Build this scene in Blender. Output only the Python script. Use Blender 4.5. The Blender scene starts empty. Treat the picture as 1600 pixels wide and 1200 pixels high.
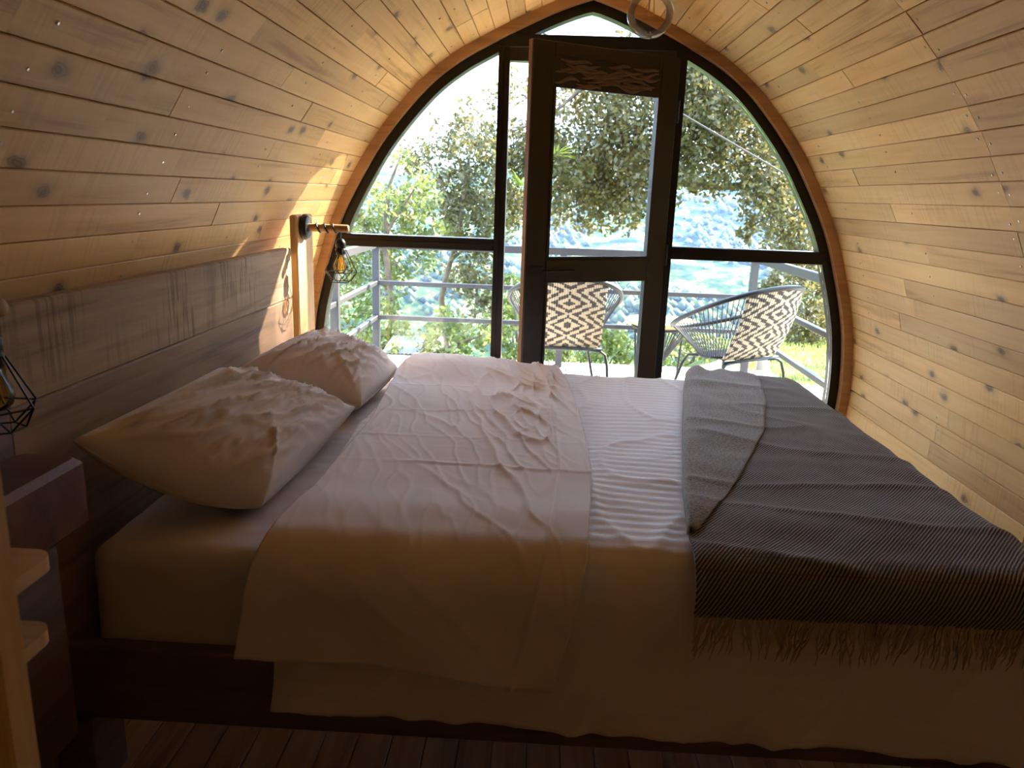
import bpy, math, random
import numpy as np
from mathutils import Vector, Matrix, noise as mnoise

# ---------------------------------------------------------------- camera, sky, sun, exposure
SC = bpy.context.scene
COL = SC.collection
F_PX, YAW, PITCH, ROLL, EYE = 1187.0, math.radians(2.08), math.radians(14.0), math.radians(2.03), 1.37
fw = Vector((-math.sin(YAW) * math.cos(PITCH), math.cos(YAW) * math.cos(PITCH), -math.sin(PITCH)))
r0 = Vector((math.cos(YAW), math.sin(YAW), 0)); u0 = r0.cross(fw)
rt = math.cos(ROLL) * r0 + math.sin(ROLL) * u0; up = -math.sin(ROLL) * r0 + math.cos(ROLL) * u0
camd = bpy.data.cameras.new('camera'); cam = bpy.data.objects.new('camera', camd); COL.objects.link(cam)
cam.matrix_world = Matrix(((rt.x, up.x, -fw.x, 0), (rt.y, up.y, -fw.y, 0), (rt.z, up.z, -fw.z, EYE), (0, 0, 0, 1)))
camd.sensor_width = 36; camd.lens = F_PX / 1600 * 36; camd.clip_start = .02; camd.clip_end = 20000
camd.dof.use_dof = True; camd.dof.focus_distance = 2.6; camd.dof.aperture_fstop = 7.0
SC.camera = cam
SC.view_settings.view_transform = 'Standard'; SC.view_settings.look = 'None'
SC.view_settings.gamma = 1; SC.view_settings.use_curve_mapping = False
SC.view_settings.exposure = 2.95

W = bpy.data.worlds.new('sky'); SC.world = W; W.use_nodes = True
nt = W.node_tree; nt.nodes.clear()
N = nt.nodes.new; L = nt.links.new
tc = N('ShaderNodeTexCoord'); sep = N('ShaderNodeSeparateXYZ'); L(tc.outputs['Generated'], sep.inputs[0])
rp = N('ShaderNodeValToRGB'); L(sep.outputs['Z'], rp.inputs[0])
rp.color_ramp.elements[0].position = 0.0; rp.color_ramp.elements[0].color = (.22, .35, .50, 1)
rp.color_ramp.elements[1].position = .75; rp.color_ramp.elements[1].color = (.14, .26, .46, 1)
mp = N('ShaderNodeMapping'); mp.inputs['Scale'].default_value = (1.6, 1.6, 6.0); L(tc.outputs['Generated'], mp.inputs[0])
nz = N('ShaderNodeTexNoise'); nz.inputs['Scale'].default_value = 1.7; nz.inputs['Detail'].default_value = 7; L(mp.outputs[0], nz.inputs[0])
cr = N('ShaderNodeValToRGB'); L(nz.outputs[0], cr.inputs[0])
cr.color_ramp.elements[0].position = .42; cr.color_ramp.elements[1].position = .70
mx = N('ShaderNodeMix'); mx.data_type = 'RGBA'; L(cr.outputs[0], mx.inputs[0]); L(rp.outputs[0], mx.inputs[6]); mx.inputs[7].default_value = (.70, .70, .68, 1)
bg = N('ShaderNodeBackground'); bg.inputs[1].default_value = 2.5; L(mx.outputs[2], bg.inputs[0])
wo = N('ShaderNodeOutputWorld'); L(bg.outputs[0], wo.inputs[0])

SUN = Vector((1.0, 1.0, .85)).normalized()
sl = bpy.data.lights.new('sun_offscreen', 'SUN'); sl.energy = 8; sl.angle = math.radians(.6); sl.color = (1, .93, .80)
so = bpy.data.objects.new('sun_offscreen', sl); COL.objects.link(so); so.rotation_euler = SUN.to_track_quat('Z', 'Y').to_euler(); so.location = SUN * 50

# ---------------------------------------------------------------- helpers
rnd = random.Random(7)
NR = np.random.default_rng(11)
def ray(px, py): return fw + (px - 800) / F_PX * rt - (py - 600) / F_PX * up
E0 = Vector((0, 0, EYE))
def atY(px, py, v): d = ray(px, py); return E0 + d * (v / d.y)
def atZ(px, py, v): d = ray(px, py); return E0 + d * ((v - EYE) / d.z)
def atX(px, py, v): d = ray(px, py); return E0 + d * (v / d.x)
def lerp(a, b, t): return a + (b - a) * t
def smooth(a, b, x):
    t = min(1, max(0, (x - a) / (b - a))); return t * t * (3 - 2 * t)

class MB:
    def __init__(s): s.v = []; s.f = []; s.uv = None
    def add(s, vs, fs):
        n = len(s.v); s.v += [tuple(p) for p in vs]; s.f += [tuple(i + n for i in q) for q in fs]; return s
    def box(s, a, b, ch=0.0):
        (x0, y0, z0), (x1, y1, z1) = a, b
        if ch <= 0:
            v = [(x, y, z) for z in (z0, z1) for y in (y0, y1) for x in (x0, x1)]
            return s.add(v, [(0, 2, 3, 1), (4, 5, 7, 6), (0, 1, 5, 4), (2, 6, 7, 3), (0, 4, 6, 2), (1, 3, 7, 5)])
        c = ch; rings = []
        def ring(z, i): return [(x0 + i + c, y0 + i, z), (x1 - i - c, y0 + i, z), (x1 - i, y0 + i + c, z), (x1 - i, y1 - i - c, z), (x1 - i - c, y1 - i, z), (x0 + i + c, y1 - i, z), (x0 + i, y1 - i - c, z), (x0 + i, y0 + i + c, z)]
        vs = ring(z0, c) + ring(z0 + c, 0) + ring(z1 - c, 0) + ring(z1, c)
        fs = [tuple(range(7, -1, -1)), tuple(range(24, 32))]
        for k in range(3):
            for i in range(8):
                j = (i + 1) % 8; fs.append((k * 8 + i, k * 8 + j, (k + 1) * 8 + j, (k + 1) * 8 + i))
        return s.add(vs, fs)
    def tube(s, pts, r, n=8, closed=False, caps=True):
        pts = [Vector(p) for p in pts]; m = len(pts)
        if not isinstance(r, (list, tuple)): r = [r] * m
        ref = None; vs = []
        for i, p in enumerate(pts):
            a = pts[i - 1] if (i > 0 or closed) else p; b = pts[(i + 1) % m] if (i < m - 1 or closed) else p
            t = (b - a)
            if t.length < 1e-9: t = Vector((0, 0, 1))
            t.normalize()
            if ref is None:
                ref = t.orthogonal().normalized()
            ref = (ref - t * ref.dot(t))
            if ref.length < 1e-6: ref = t.orthogonal()
            ref.normalize(); bi = t.cross(ref)
            for k in range(n):
                an = 2 * math.pi * k / n; vs.append(p + r[i] * (math.cos(an) * ref + math.sin(an) * bi))
        fs = []
        for i in range(m if closed else m - 1):
            j = (i + 1) % m
            for k in range(n):
                l = (k + 1) % n; fs.append((i * n + k, i * n + l, j * n + l, j * n + k))
        if not closed and caps: fs += [tuple(range(n - 1, -1, -1)), tuple(range((m - 1) * n, m * n))]
        return s.add(vs, fs)
    def lathe(s, prof, c=(0, 0, 0), n=24, axis='z'):
        vs = []
        for (r, z) in prof:
            for k in range(n):
                a = 2 * math.pi * k / n; q = (r * math.cos(a), r * math.sin(a), z)
                if axis == 'x': q = (z, r * math.cos(a), r * math.sin(a))
                if axis == 'y': q = (r * math.sin(a), z, r * math.cos(a))
                vs.append((q[0] + c[0], q[1] + c[1], q[2] + c[2]))
        fs = []
        for i in range(len(prof) - 1):
            for k in range(n):
                l = (k + 1) % n; fs.append((i * n + k, i * n + l, (i + 1) * n + l, (i + 1) * n + k))
        fs += [tuple(range(n - 1, -1, -1)), tuple(range((len(prof) - 1) * n, len(prof) * n))]
        return s.add(vs, fs)
    def prism(s, poly, y0, y1):   # polygon in XZ extruded along Y
        n = len(poly); vs = [(x, y0, z) for x, z in poly] + [(x, y1, z) for x, z in poly]
        fs = [tuple(range(n)), tuple(range(2 * n - 1, n - 1, -1))]
        for i in range(n): j = (i + 1) % n; fs.append((j, i, i + n, j + n))
        return s.add(vs, fs)
    def build(s, name, mat, parent=None, sm=False, uv=None, loc=None):
        me = bpy.data.meshes.new(name)
        me.from_pydata(s.v, [], s.f); me.update()
        if uv is not None:
            ul = me.uv_layers.new(name='UVMap'); idx = np.empty(len(me.loops), dtype=np.int32); me.loops.foreach_get('vertex_index', idx)
            ul.data.foreach_set('uv', np.asarray(uv, dtype=np.float32)[idx].ravel())
        if sm: me.polygons.foreach_set('use_smooth', [True] * len(me.polygons))
        for m in (mat if isinstance(mat, (list, tuple)) else [mat]): me.materials.append(m)
        o = bpy.data.objects.new(name, me); COL.objects.link(o)
        if parent: o.parent = parent
        if loc is not None: o.location = loc
        return o
def grid_faces(nu, nv): return [(i * nv + j, (i + 1) * nv + j, (i + 1) * nv + j + 1, i * nv + j + 1) for i in range(nu - 1) for j in range(nv - 1)]
def tag(o, label=None, cat=None, group=None, kind=None):
    if label: o['label'] = label
    if cat: o['category'] = cat
    if group: o['group'] = group
    if kind: o['kind'] = kind
    return o
def empty(name, loc=(0, 0, 0)):
    o = bpy.data.objects.new(name, None); COL.objects.link(o); o.location = loc; o.empty_display_size = .1; return o

# ---------------------------------------------------------------- materials
def newmat(name):
    m = bpy.data.materials.new(name); m.use_nodes = True; t = m.node_tree
    return m, t, t.nodes['Principled BSDF'], t.nodes.new, t.links.new
def ramp(Nn, stops):
    r = Nn('ShaderNodeValToRGB'); e = r.color_ramp.elements
    while len(e) < len(stops): e.new(.5)
    for el, (p, c) in zip(e, stops): el.position = p; el.color = (*c, 1) if len(c) == 3 else c
    return r
def plain(name, col, rough=.5, metal=0, spec=.5, noise=0, nscale=30, bump=0):
    m, t, b, Nn, Ln = newmat(name)
    b.inputs['Roughness'].default_value = rough; b.inputs['Metallic'].default_value = metal; b.inputs['Specular IOR Level'].default_value = spec
    c = Nn('ShaderNodeTexCoord'); n = Nn('ShaderNodeTexNoise'); n.inputs['Scale'].default_value = nscale; n.inputs['Detail'].default_value = 5
    Ln(c.outputs['Object'], n.inputs[0])
    k = max(noise, .04)
    r = ramp(Nn, [(.3, tuple(x * (1 - k) for x in col)), (.7, tuple(min(1, x * (1 + k)) for x in col))]); Ln(n.outputs[0], r.inputs[0]); Ln(r.outputs[0], b.inputs['Base Color'])
    if bump:
        bp = Nn('ShaderNodeBump'); bp.inputs['Strength'].default_value = bump; bp.inputs['Distance'].default_value = .004; Ln(n.outputs[0], bp.inputs['Height']); Ln(bp.outputs[0], b.inputs['Normal'])
    return m
def wood(name, light, mid, dark, rough=.55, knots=.0, var=.25, along=1, gs=1.0, saw=0.0, kscale=4.8):
    m, t, b, Nn, Ln = newmat(name)
    c = Nn('ShaderNodeTexCoord'); oi = Nn('ShaderNodeObjectInfo')
    mu = Nn('ShaderNodeMath'); mu.operation = 'MULTIPLY'; mu.inputs[1].default_value = 57.0; Ln(oi.outputs['Random'], mu.inputs[0])
    cb = Nn('ShaderNodeCombineXYZ')
    for i in range(3): Ln(mu.outputs[0], cb.inputs[i])
    ad = Nn('ShaderNodeVectorMath'); ad.operation = 'ADD'; Ln(c.outputs['Object'], ad.inputs[0]); Ln(cb.outputs[0], ad.inputs[1])
    def stretched(a, l):
        mp = Nn('ShaderNodeMapping'); s = [a * gs] * 3; s[along] = l * gs; mp.inputs['Scale'].default_value = s; Ln(ad.outputs[0], mp.inputs[0]); return mp
    # knots first, they also bend the grain
    vo = Nn('ShaderNodeTexVoronoi'); vo.voronoi_dimensions = '2D'; vo.inputs['Scale'].default_value = kscale; vo.inputs['Randomness'].default_value = 1
    vm = Nn('ShaderNodeMapping'); s = [1, 1, 1]; s[along] = .62; s[2 if along != 2 else 0] = 0.001 if along != 2 else 1; vm.inputs['Scale'].default_value = s; Ln(ad.outputs[0], vm.inputs[0])
    kn = Nn('ShaderNodeTexNoise'); kn.inputs['Scale'].default_value = 22; Ln(ad.outputs[0], kn.inputs[0])
    kmix = Nn('ShaderNodeMix'); kmix.data_type = 'VECTOR'; kmix.inputs[0].default_value = .03; Ln(vm.outputs[0], kmix.inputs[4]); Ln(kn.outputs['Color'], kmix.inputs[5])
    Ln(kmix.outputs[1], vo.inputs['Vector'])
    n1 = Nn('ShaderNodeTexNoise'); n1.inputs['Scale'].default_value = 1; n1.inputs['Detail'].default_value = 8; n1.inputs['Roughness'].default_value = .62; n1.inputs['Distortion'].default_value = .6
    Ln(stretched(34, 1.6).outputs[0], n1.inputs[0])
    n2 = Nn('ShaderNodeTexNoise'); n2.inputs['Scale'].default_value = 1; n2.inputs['Detail'].default_value = 3; Ln(stretched(9, .9).outputs[0], n2.inputs[0])
    mixv = Nn('ShaderNodeMath'); mixv.operation = 'MULTIPLY_ADD'; Ln(n2.outputs[0], mixv.inputs[0]); mixv.inputs[1].default_value = .55
    h = Nn('ShaderNodeMath'); h.operation = 'MULTIPLY'; h.inputs[1].default_value = .5; Ln(n1.outputs[0], h.inputs[0]); Ln(h.outputs[0], mixv.inputs[2])
    r = ramp(Nn, [(.36, dark), (.47, mid), (.62, light)]); Ln(mixv.outputs[0], r.inputs[0])
    out = r.outputs[0]
    if saw:
        wv = Nn('ShaderNodeTexNoise'); wv.inputs['Scale'].default_value = 1; wv.inputs['Detail'].default_value = 4; mp = Nn('ShaderNodeMapping'); s = [5] * 3; s[along] = 75; mp.inputs['Scale'].default_value = s; Ln(ad.outputs[0], mp.inputs[0]); Ln(mp.outputs[0], wv.inputs[0])
        pm = Nn('ShaderNodeTexNoise'); pm.inputs['Scale'].default_value = 3.2; Ln(ad.outputs[0], pm.inputs[0])
        pr = ramp(Nn, [(.45, (0, 0, 0)), (.6, (1, 1, 1))]); Ln(pm.outputs[0], pr.inputs[0])
        sr = ramp(Nn, [(.42, (1, 1, 1)), (.5, (0, 0, 0))]); Ln(wv.outputs[0], sr.inputs[0])
        fm = Nn('ShaderNodeMath'); fm.operation = 'MULTIPLY'; Ln(pr.outputs[0], fm.inputs[0]); Ln(sr.outputs[0], fm.inputs[1])
        fk = Nn('ShaderNodeMath'); fk.operation = 'MULTIPLY'; fk.inputs[1].default_value = saw; Ln(fm.outputs[0], fk.inputs[0])
        mm = Nn('ShaderNodeMix'); mm.data_type = 'RGBA'; Ln(fk.outputs[0], mm.inputs[0]); Ln(out, mm.inputs[6]); mm.inputs[7].default_value = (*[x * .45 for x in dark], 1); out = mm.outputs[2]
    if knots:
        kr = ramp(Nn, [(0.0, (.80, .80, .80)), (.030, (1, 1, 1)), (.050, (.60, .60, .60)), (.058, (.90, .90, .90)), (.072, (.40, .40, .40)), (.105, (.16, .16, .16)), (.17, (0, 0, 0))]); Ln(vo.outputs['Distance'], kr.inputs[0])
        sc = Nn('ShaderNodeSeparateColor'); Ln(vo.outputs['Color'], sc.inputs[0])
        gt = Nn('ShaderNodeMath'); gt.operation = 'GREATER_THAN'; gt.inputs[1].default_value = .35; Ln(sc.outputs[0], gt.inputs[0])
        km = Nn('ShaderNodeMath'); km.operation = 'MULTIPLY'; Ln(kr.outputs[0], km.inputs[0]); Ln(gt.outputs[0], km.inputs[1])
        k2 = Nn('ShaderNodeMath'); k2.operation = 'MULTIPLY'; k2.inputs[1].default_value = knots; Ln(km.outputs[0], k2.inputs[0])
        mm = Nn('ShaderNodeMix'); mm.data_type = 'RGBA'; Ln(k2.outputs[0], mm.inputs[0]); Ln(out, mm.inputs[6]); mm.inputs[7].default_value = (.10, .045, .018, 1); out = mm.outputs[2]
    hv = Nn('ShaderNodeHueSaturation'); vr = Nn('ShaderNodeMapRange'); vr.inputs['To Min'].default_value = 1 - var; vr.inputs['To Max'].default_value = 1 + var * .55
    Ln(oi.outputs['Random'], vr.inputs[0]); Ln(vr.outputs[0], hv.inputs['Value']); Ln(out, hv.inputs['Color']); Ln(hv.outputs[0], b.inputs['Base Color'])
    b.inputs['Roughness'].default_value = rough; b.inputs['Specular IOR Level'].default_value = .35
    bp = Nn('ShaderNodeBump'); bp.inputs['Strength'].default_value = .25; bp.inputs['Distance'].default_value = .002; Ln(n1.outputs[0], bp.inputs['Height']); Ln(bp.outputs[0], b.inputs['Normal'])
    return m
def cloth(name, a, bcol, stripe=0.0, rough=.85, period=.04):
    m, t, b, Nn, Ln = newmat(name)
    c = Nn('ShaderNodeTexCoord'); n = Nn('ShaderNodeTexNoise'); n.inputs['Scale'].default_value = 4; n.inputs['Detail'].default_value = 4; Ln(c.outputs['Object'], n.inputs[0])
    r = ramp(Nn, [(.3, a), (.7, bcol)]); Ln(n.outputs[0], r.inputs[0]); out = r.outputs[0]
    fn = Nn('ShaderNodeTexNoise'); fn.inputs['Scale'].default_value = 420; Ln(c.outputs['Object'], fn.inputs[0])
    bp = Nn('ShaderNodeBump'); bp.inputs['Strength'].default_value = .12; bp.inputs['Distance'].default_value = .001; Ln(fn.outputs[0], bp.inputs['Height'])
    b.inputs['Roughness'].default_value = rough; b.inputs['Specular IOR Level'].default_value = .25
    b.inputs['Sheen Weight'].default_value = .15
    if stripe:
        s = Nn('ShaderNodeSeparateXYZ'); Ln(c.outputs['UV'], s.inputs[0])
        k = Nn('ShaderNodeMath'); k.operation = 'MULTIPLY'; k.inputs[1].default_value = 2 * math.pi / period; Ln(s.outputs['Y'], k.inputs[0])
        sn = Nn('ShaderNodeMath'); sn.operation = 'SINE'; Ln(k.outputs[0], sn.inputs[0])
        sr = ramp(Nn, [(.40, (0, 0, 0)), (.6, (1, 1, 1))]); mr = Nn('ShaderNodeMapRange'); mr.inputs['From Min'].default_value = -1; Ln(sn.outputs[0], mr.inputs[0]); Ln(mr.outputs[0], sr.inputs[0])
        rr = Nn('ShaderNodeMapRange'); rr.inputs['To Min'].default_value = .85; rr.inputs['To Max'].default_value = .5; Ln(sr.outputs[0], rr.inputs[0]); Ln(rr.outputs[0], b.inputs['Roughness'])
        mm = Nn('ShaderNodeMix'); mm.data_type = 'RGBA'; mm.inputs[7].default_value = (*[x * (1 - stripe) for x in bcol], 1); Ln(sr.outputs[0], mm.inputs[0]); Ln(out, mm.inputs[6]); out = mm.outputs[2]
    Ln(out, b.inputs['Base Color']); Ln(bp.outputs[0], b.inputs['Normal'])
    return m
def glassmat(name, tint=(1, 1, 1), refl=1.0):
    m, t, b, Nn, Ln = newmat(name); t.nodes.remove(b); o = t.nodes['Material Output']
    tr = Nn('ShaderNodeBsdfTransparent'); tr.inputs[0].default_value = (*tint, 1); gl = Nn('ShaderNodeBsdfGlossy'); gl.inputs['Roughness'].default_value = .02
    fr = Nn('ShaderNodeFresnel'); fr.inputs[0].default_value = 1.45; k = Nn('ShaderNodeMath'); k.operation = 'MULTIPLY'; k.inputs[1].default_value = refl; Ln(fr.outputs[0], k.inputs[0])
    n = Nn('ShaderNodeTexNoise'); n.inputs['Scale'].default_value = 3; 
    ms = Nn('ShaderNodeMixShader'); Ln(k.outputs[0], ms.inputs[0]); Ln(tr.outputs[0], ms.inputs[1]); Ln(gl.outputs[0], ms.inputs[2]); Ln(ms.outputs[0], o.inputs[0])
    return m
def leafmat(name, a, bcol, trans=.35, gloss=.35):
    m, t, b, Nn, Ln = newmat(name); o = t.nodes['Material Output']
    g = Nn('ShaderNodeNewGeometry'); r = ramp(Nn, [(0, a), (1, bcol)]); Ln(g.outputs['Random Per Island'], r.inputs[0]); Ln(r.outputs[0], b.inputs['Base Color'])
    b.inputs['Roughness'].default_value = gloss; b.inputs['Specular IOR Level'].default_value = .5
    tl = Nn('ShaderNodeBsdfTranslucent'); hs = Nn('ShaderNodeHueSaturation'); hs.inputs['Value'].default_value = 1.5; hs.inputs['Hue'].default_value = .48; Ln(r.outputs[0], hs.inputs['Color']); Ln(hs.outputs[0], tl.inputs[0])
    ms = Nn('ShaderNodeMixShader'); ms.inputs[0].default_value = trans; Ln(b.outputs[0], ms.inputs[1]); Ln(tl.outputs[0], ms.inputs[2]); Ln(ms.outputs[0], o.inputs[0])
    return m

M = {}
M['pine'] = wood('pine', (.85, .53, .205), (.77, .45, .155), (.49, .25, .075), knots=.9, var=.22, saw=.13)
M['pine_plain'] = wood('pine_plain', (.66, .42, .18), (.56, .33, .13), (.38, .2, .07), knots=0, var=.1, along=2)
M['trim'] = wood('trim_wood', (.52, .30, .13), (.42, .23, .09), (.28, .14, .05), var=.1, along=0)
M['floor'] = wood('floor_wood', (.60, .41, .29), (.48, .31, .21), (.28, .17, .11), rough=.45, knots=.5, var=.25)
M['oak'] = wood('weathered_oak', (.40, .27, .155), (.30, .19, .105), (.17, .10, .055), rough=.75, knots=.35, var=.18, saw=.55)
M['oak2'] = wood('smooth_oak', (.34, .20, .11), (.25, .14, .072), (.13, .07, .036), rough=.65, var=.1, gs=1.3)
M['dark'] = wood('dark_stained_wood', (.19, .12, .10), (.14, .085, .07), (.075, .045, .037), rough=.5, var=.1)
M['darkx'] = wood('dark_stained_wood_across', (.19, .12, .10), (.14, .085, .07), (.075, .045, .037), rough=.5, var=.1, along=0)
M['red'] = wood('red_brown_wood', (.17, .065, .04), (.12, .045, .028), (.06, .022, .015), rough=.4, var=.05, along=0)
M['shelfw'] = wood('light_shelf_wood', (.62, .38, .17), (.52, .30, .12), (.36, .19, .07), var=.05, along=0)
M['decking'] = wood('deck_wood', (.46, .42, .37), (.38, .345, .30), (.25, .22, .19), rough=.8, var=.18)
M['frame'] = plain('dark_bronze_metal', (.012, .010, .009), .35, .3, .4)
M['frame2'] = plain('dark_brown_wood_paint', (.020, .012, .009), .4, 0, .4)
M['black'] = plain('black_metal', (.012, .012, .013), .4, .4)
M['steel'] = plain('screw_steel', (.55, .52, .48), .3, 1)
M['grey_metal'] = plain('grey_rail_metal', (.030, .028, .030), .45, .2)
M['carve_bg'] = plain('carved_panel_ground', (.018, .012, .009), .6)
M['carve'] = plain('carved_relief', (.13, .075, .048), .55, noise=.2)
M['glass'] = glassmat('window_glass', (.97, .98, .98), .8)
M['bulbglass'] = glassmat('clear_bulb_glass', (.97, .95, .92), .85)
M['amber'] = glassmat('amber_bulb_glass', (1, .80, .42), 1.4)
M['filament'] = plain('amber_filament', (.75, .42, .08), .3, .2)
M['sheet'] = cloth('pink_beige_cotton', (.73, .64, .61), (.79, .70, .67))
M['fitted'] = cloth('fitted_sheet_cotton', (.68, .58, .52), (.73, .62, .56))
M['duvet'] = cloth('striped_satin_cotton', (.76, .68, .655), (.80, .72, .695), stripe=.05)
M['pillow'] = cloth('pillowcase_cotton', (.70, .60, .555), (.76, .655, .61))
M['cord'] = plain('black_cord', (.010, .010, .012), .45)
M['bark'] = plain('bark', (.10, .075, .055), .9, noise=.5, nscale=14, bump=.6)
M['leaf_olive'] = leafmat('olive_leaves', (.034, .042, .011), (.115, .10, .032), .36)
M['leaf_green'] = leafmat('green_leaves', (.045, .072, .015), (.15, .18, .045), .40)
M['leaf_bush'] = leafmat('bush_leaves', (.06, .095, .018), (.20, .24, .06), .40)
M['leaf_brom'] = leafmat('bromeliad_leaves', (.14, .22, .035), (.34, .40, .08), .4)
M['grass'] = leafmat('grass_blades', (.11, .16, .028), (.25, .30, .07), .35, .6)
M['gravel'] = plain('pale_gravel', (.40, .36, .31), .95, noise=.35, nscale=60, bump=.8)
M['soil'] = plain('grassy_soil', (.13, .16, .045), .95, noise=.5, nscale=6)
M['rock'] = plain('grey_rock', (.20, .20, .19), .9, noise=.4, nscale=8, bump=.6)
M['sheetmetal'] = plain('pale_roof_sheet', (.20, .22, .21), .35, .2, noise=.1)
M['bamboo'] = wood('table_top_wood', (.60, .40, .19), (.5, .32, .13), (.35, .2, .07), var=.05, along=0)
M['stump'] = wood('weathered_post', (.36, .31, .26), (.28, .24, .2), (.16, .13, .11), rough=.9, along=2)
M['white'] = plain('white_cushion', (.75, .75, .74), .8)

def valleymat():
    m, t, b, Nn, Ln = newmat('valley_slopes'); c = Nn('ShaderNodeTexCoord')
    n = Nn('ShaderNodeTexNoise'); n.inputs['Scale'].default_value = .03; n.inputs['Detail'].default_value = 9; n.inputs['Roughness'].default_value = .7; Ln(c.outputs['Object'], n.inputs[0])
    r = ramp(Nn, [(.40, (.010, .022, .008)), (.49, (.035, .06, .016)), (.56, (.12, .17, .045)), (.64, (.26, .27, .12))]); Ln(n.outputs[0], r.inputs[0])
    v = Nn('ShaderNodeTexVoronoi'); v.inputs['Scale'].default_value = .06; Ln(c.outputs['Object'], v.inputs[0])
    vr = ramp(Nn, [(.12, (1, 1, 1)), (.16, (0, 0, 0))]); Ln(v.outputs['Distance'], vr.inputs[0])
    sc = Nn('ShaderNodeSeparateColor'); Ln(v.outputs['Color'], sc.inputs[0])
    big = Nn('ShaderNodeTexNoise'); big.inputs['Scale'].default_value = .004; Ln(c.outputs['Object'], big.inputs[0])
    a1 = Nn('ShaderNodeMath'); a1.operation = 'MULTIPLY'; Ln(sc.outputs[0], a1.inputs[0]); Ln(big.outputs[0], a1.inputs[1])
    g = Nn('ShaderNodeMath'); g.operation = 'GREATER_THAN'; g.inputs[1].default_value = .34; Ln(a1.outputs[0], g.inputs[0])
    mm = Nn('ShaderNodeMath'); mm.operation = 'MULTIPLY'; Ln(vr.outputs[0], mm.inputs[0]); Ln(g.outputs[0], mm.inputs[1])
    x = Nn('ShaderNodeMix'); x.data_type = 'RGBA'; Ln(mm.outputs[0], x.inputs[0]); Ln(r.outputs[0], x.inputs[6]); x.inputs[7].default_value = (.62, .52, .45, 1); Ln(x.outputs[2], b.inputs['Base Color'])
    b.inputs['Roughness'].default_value = 1; b.inputs['Specular IOR Level'].default_value = 0
    return m
M['valley'] = valleymat()

def blanketmat(name, lightc, darkc, fuzzy=False):
    m, t, b, Nn, Ln = newmat(name); c = Nn('ShaderNodeTexCoord')
    s = Nn('ShaderNodeSeparateXYZ'); Ln(c.outputs['UV'], s.inputs[0])
    nn = Nn('ShaderNodeTexNoise'); nn.inputs['Scale'].default_value = 55; nn.inputs['Detail'].default_value = 3; Ln(c.outputs['UV'], nn.inputs[0])
    f1 = Nn('ShaderNodeMath'); f1.operation = 'MULTIPLY_ADD'; f1.inputs[1].default_value = -.85; Ln(s.outputs['Y'], f1.inputs[0]); Ln(s.outputs['X'], f1.inputs[2])
    f2 = Nn('ShaderNodeMath'); f2.operation = 'MULTIPLY_ADD'; f2.inputs[1].default_value = .0035 if not fuzzy else .01; Ln(nn.outputs[0], f2.inputs[0]); Ln(f1.outputs[0], f2.inputs[2])
    k = Nn('ShaderNodeMath'); k.operation = 'MULTIPLY'; k.inputs[1].default_value = 2 * math.pi / .0085; Ln(f2.outputs[0], k.inputs[0])
    sn = Nn('ShaderNodeMath'); sn.operation = 'SINE'; Ln(k.outputs[0], sn.inputs[0]); mr = Nn('ShaderNodeMapRange'); mr.inputs['From Min'].default_value = -1; Ln(sn.outputs[0], mr.inputs[0])
    r = ramp(Nn, [(.30, darkc), (.78, lightc)]); Ln(mr.outputs[0], r.inputs[0]); out = r.outputs[0]
    fz = Nn('ShaderNodeTexNoise'); fz.inputs['Scale'].default_value = 160; fz.inputs['Detail'].default_value = 4; Ln(c.outputs['UV'], fz.inputs[0])
    if fuzzy:
        r2 = ramp(Nn, [(.35, darkc), (.62, lightc)]); Ln(fz.outputs[0], r2.inputs[0])
        x = Nn('ShaderNodeMix'); x.data_type = 'RGBA'; x.inputs[0].default_value = .75; Ln(out, x.inputs[6]); Ln(r2.outputs[0], x.inputs[7]); out = x.outputs[2]
    else:   # thin red and green lines woven along the hem
        for pos, colr in ((.080, (.14, .03, .03)), (.112, (.03, .09, .07)), (.120, (.16, .03, .03)), (.205, (.15, .03, .03))):
            d = Nn('ShaderNodeMath'); d.operation = 'SUBTRACT'; d.inputs[1].default_value = pos; Ln(s.outputs['Y'], d.inputs[0])
            ab = Nn('ShaderNodeMath'); ab.operation = 'ABSOLUTE'; Ln(d.outputs[0], ab.inputs[0])
            lt = Nn('ShaderNodeMath'); lt.operation = 'LESS_THAN'; lt.inputs[1].default_value = .0015; Ln(ab.outputs[0], lt.inputs[0])
            hf = Nn('ShaderNodeMath'); hf.operation = 'MULTIPLY'; hf.inputs[1].default_value = .5; Ln(lt.outputs[0], hf.inputs[0])
            x = Nn('ShaderNodeMix'); x.data_type = 'RGBA'; Ln(hf.outputs[0], x.inputs[0]); Ln(out, x.inputs[6]); x.inputs[7].default_value = (*colr, 1); out = x.outputs[2]
    Ln(out, b.inputs['Base Color']); b.inputs['Roughness'].default_value = .95; b.inputs['Specular IOR Level'].default_value = .1; b.inputs['Sheen Weight'].default_value = .25
    bp = Nn('ShaderNodeBump'); bp.inputs['Strength'].default_value = .5; bp.inputs['Distance'].default_value = .002; Ln(mr.outputs[0] if not fuzzy else fz.outputs[0], bp.inputs['Height']); Ln(bp.outputs[0], b.inputs['Normal'])
    return m
M['blanket'] = blanketmat('grey_twill_wool', (.33, .30, .28), (.022, .021, .022))
M['blanket_under'] = blanketmat('brushed_wool_underside', (.38, .355, .335), (.12, .11, .105), True)
M['fringe'] = plain('fringe_yarn', (.44, .34, .27), .95)

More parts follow.
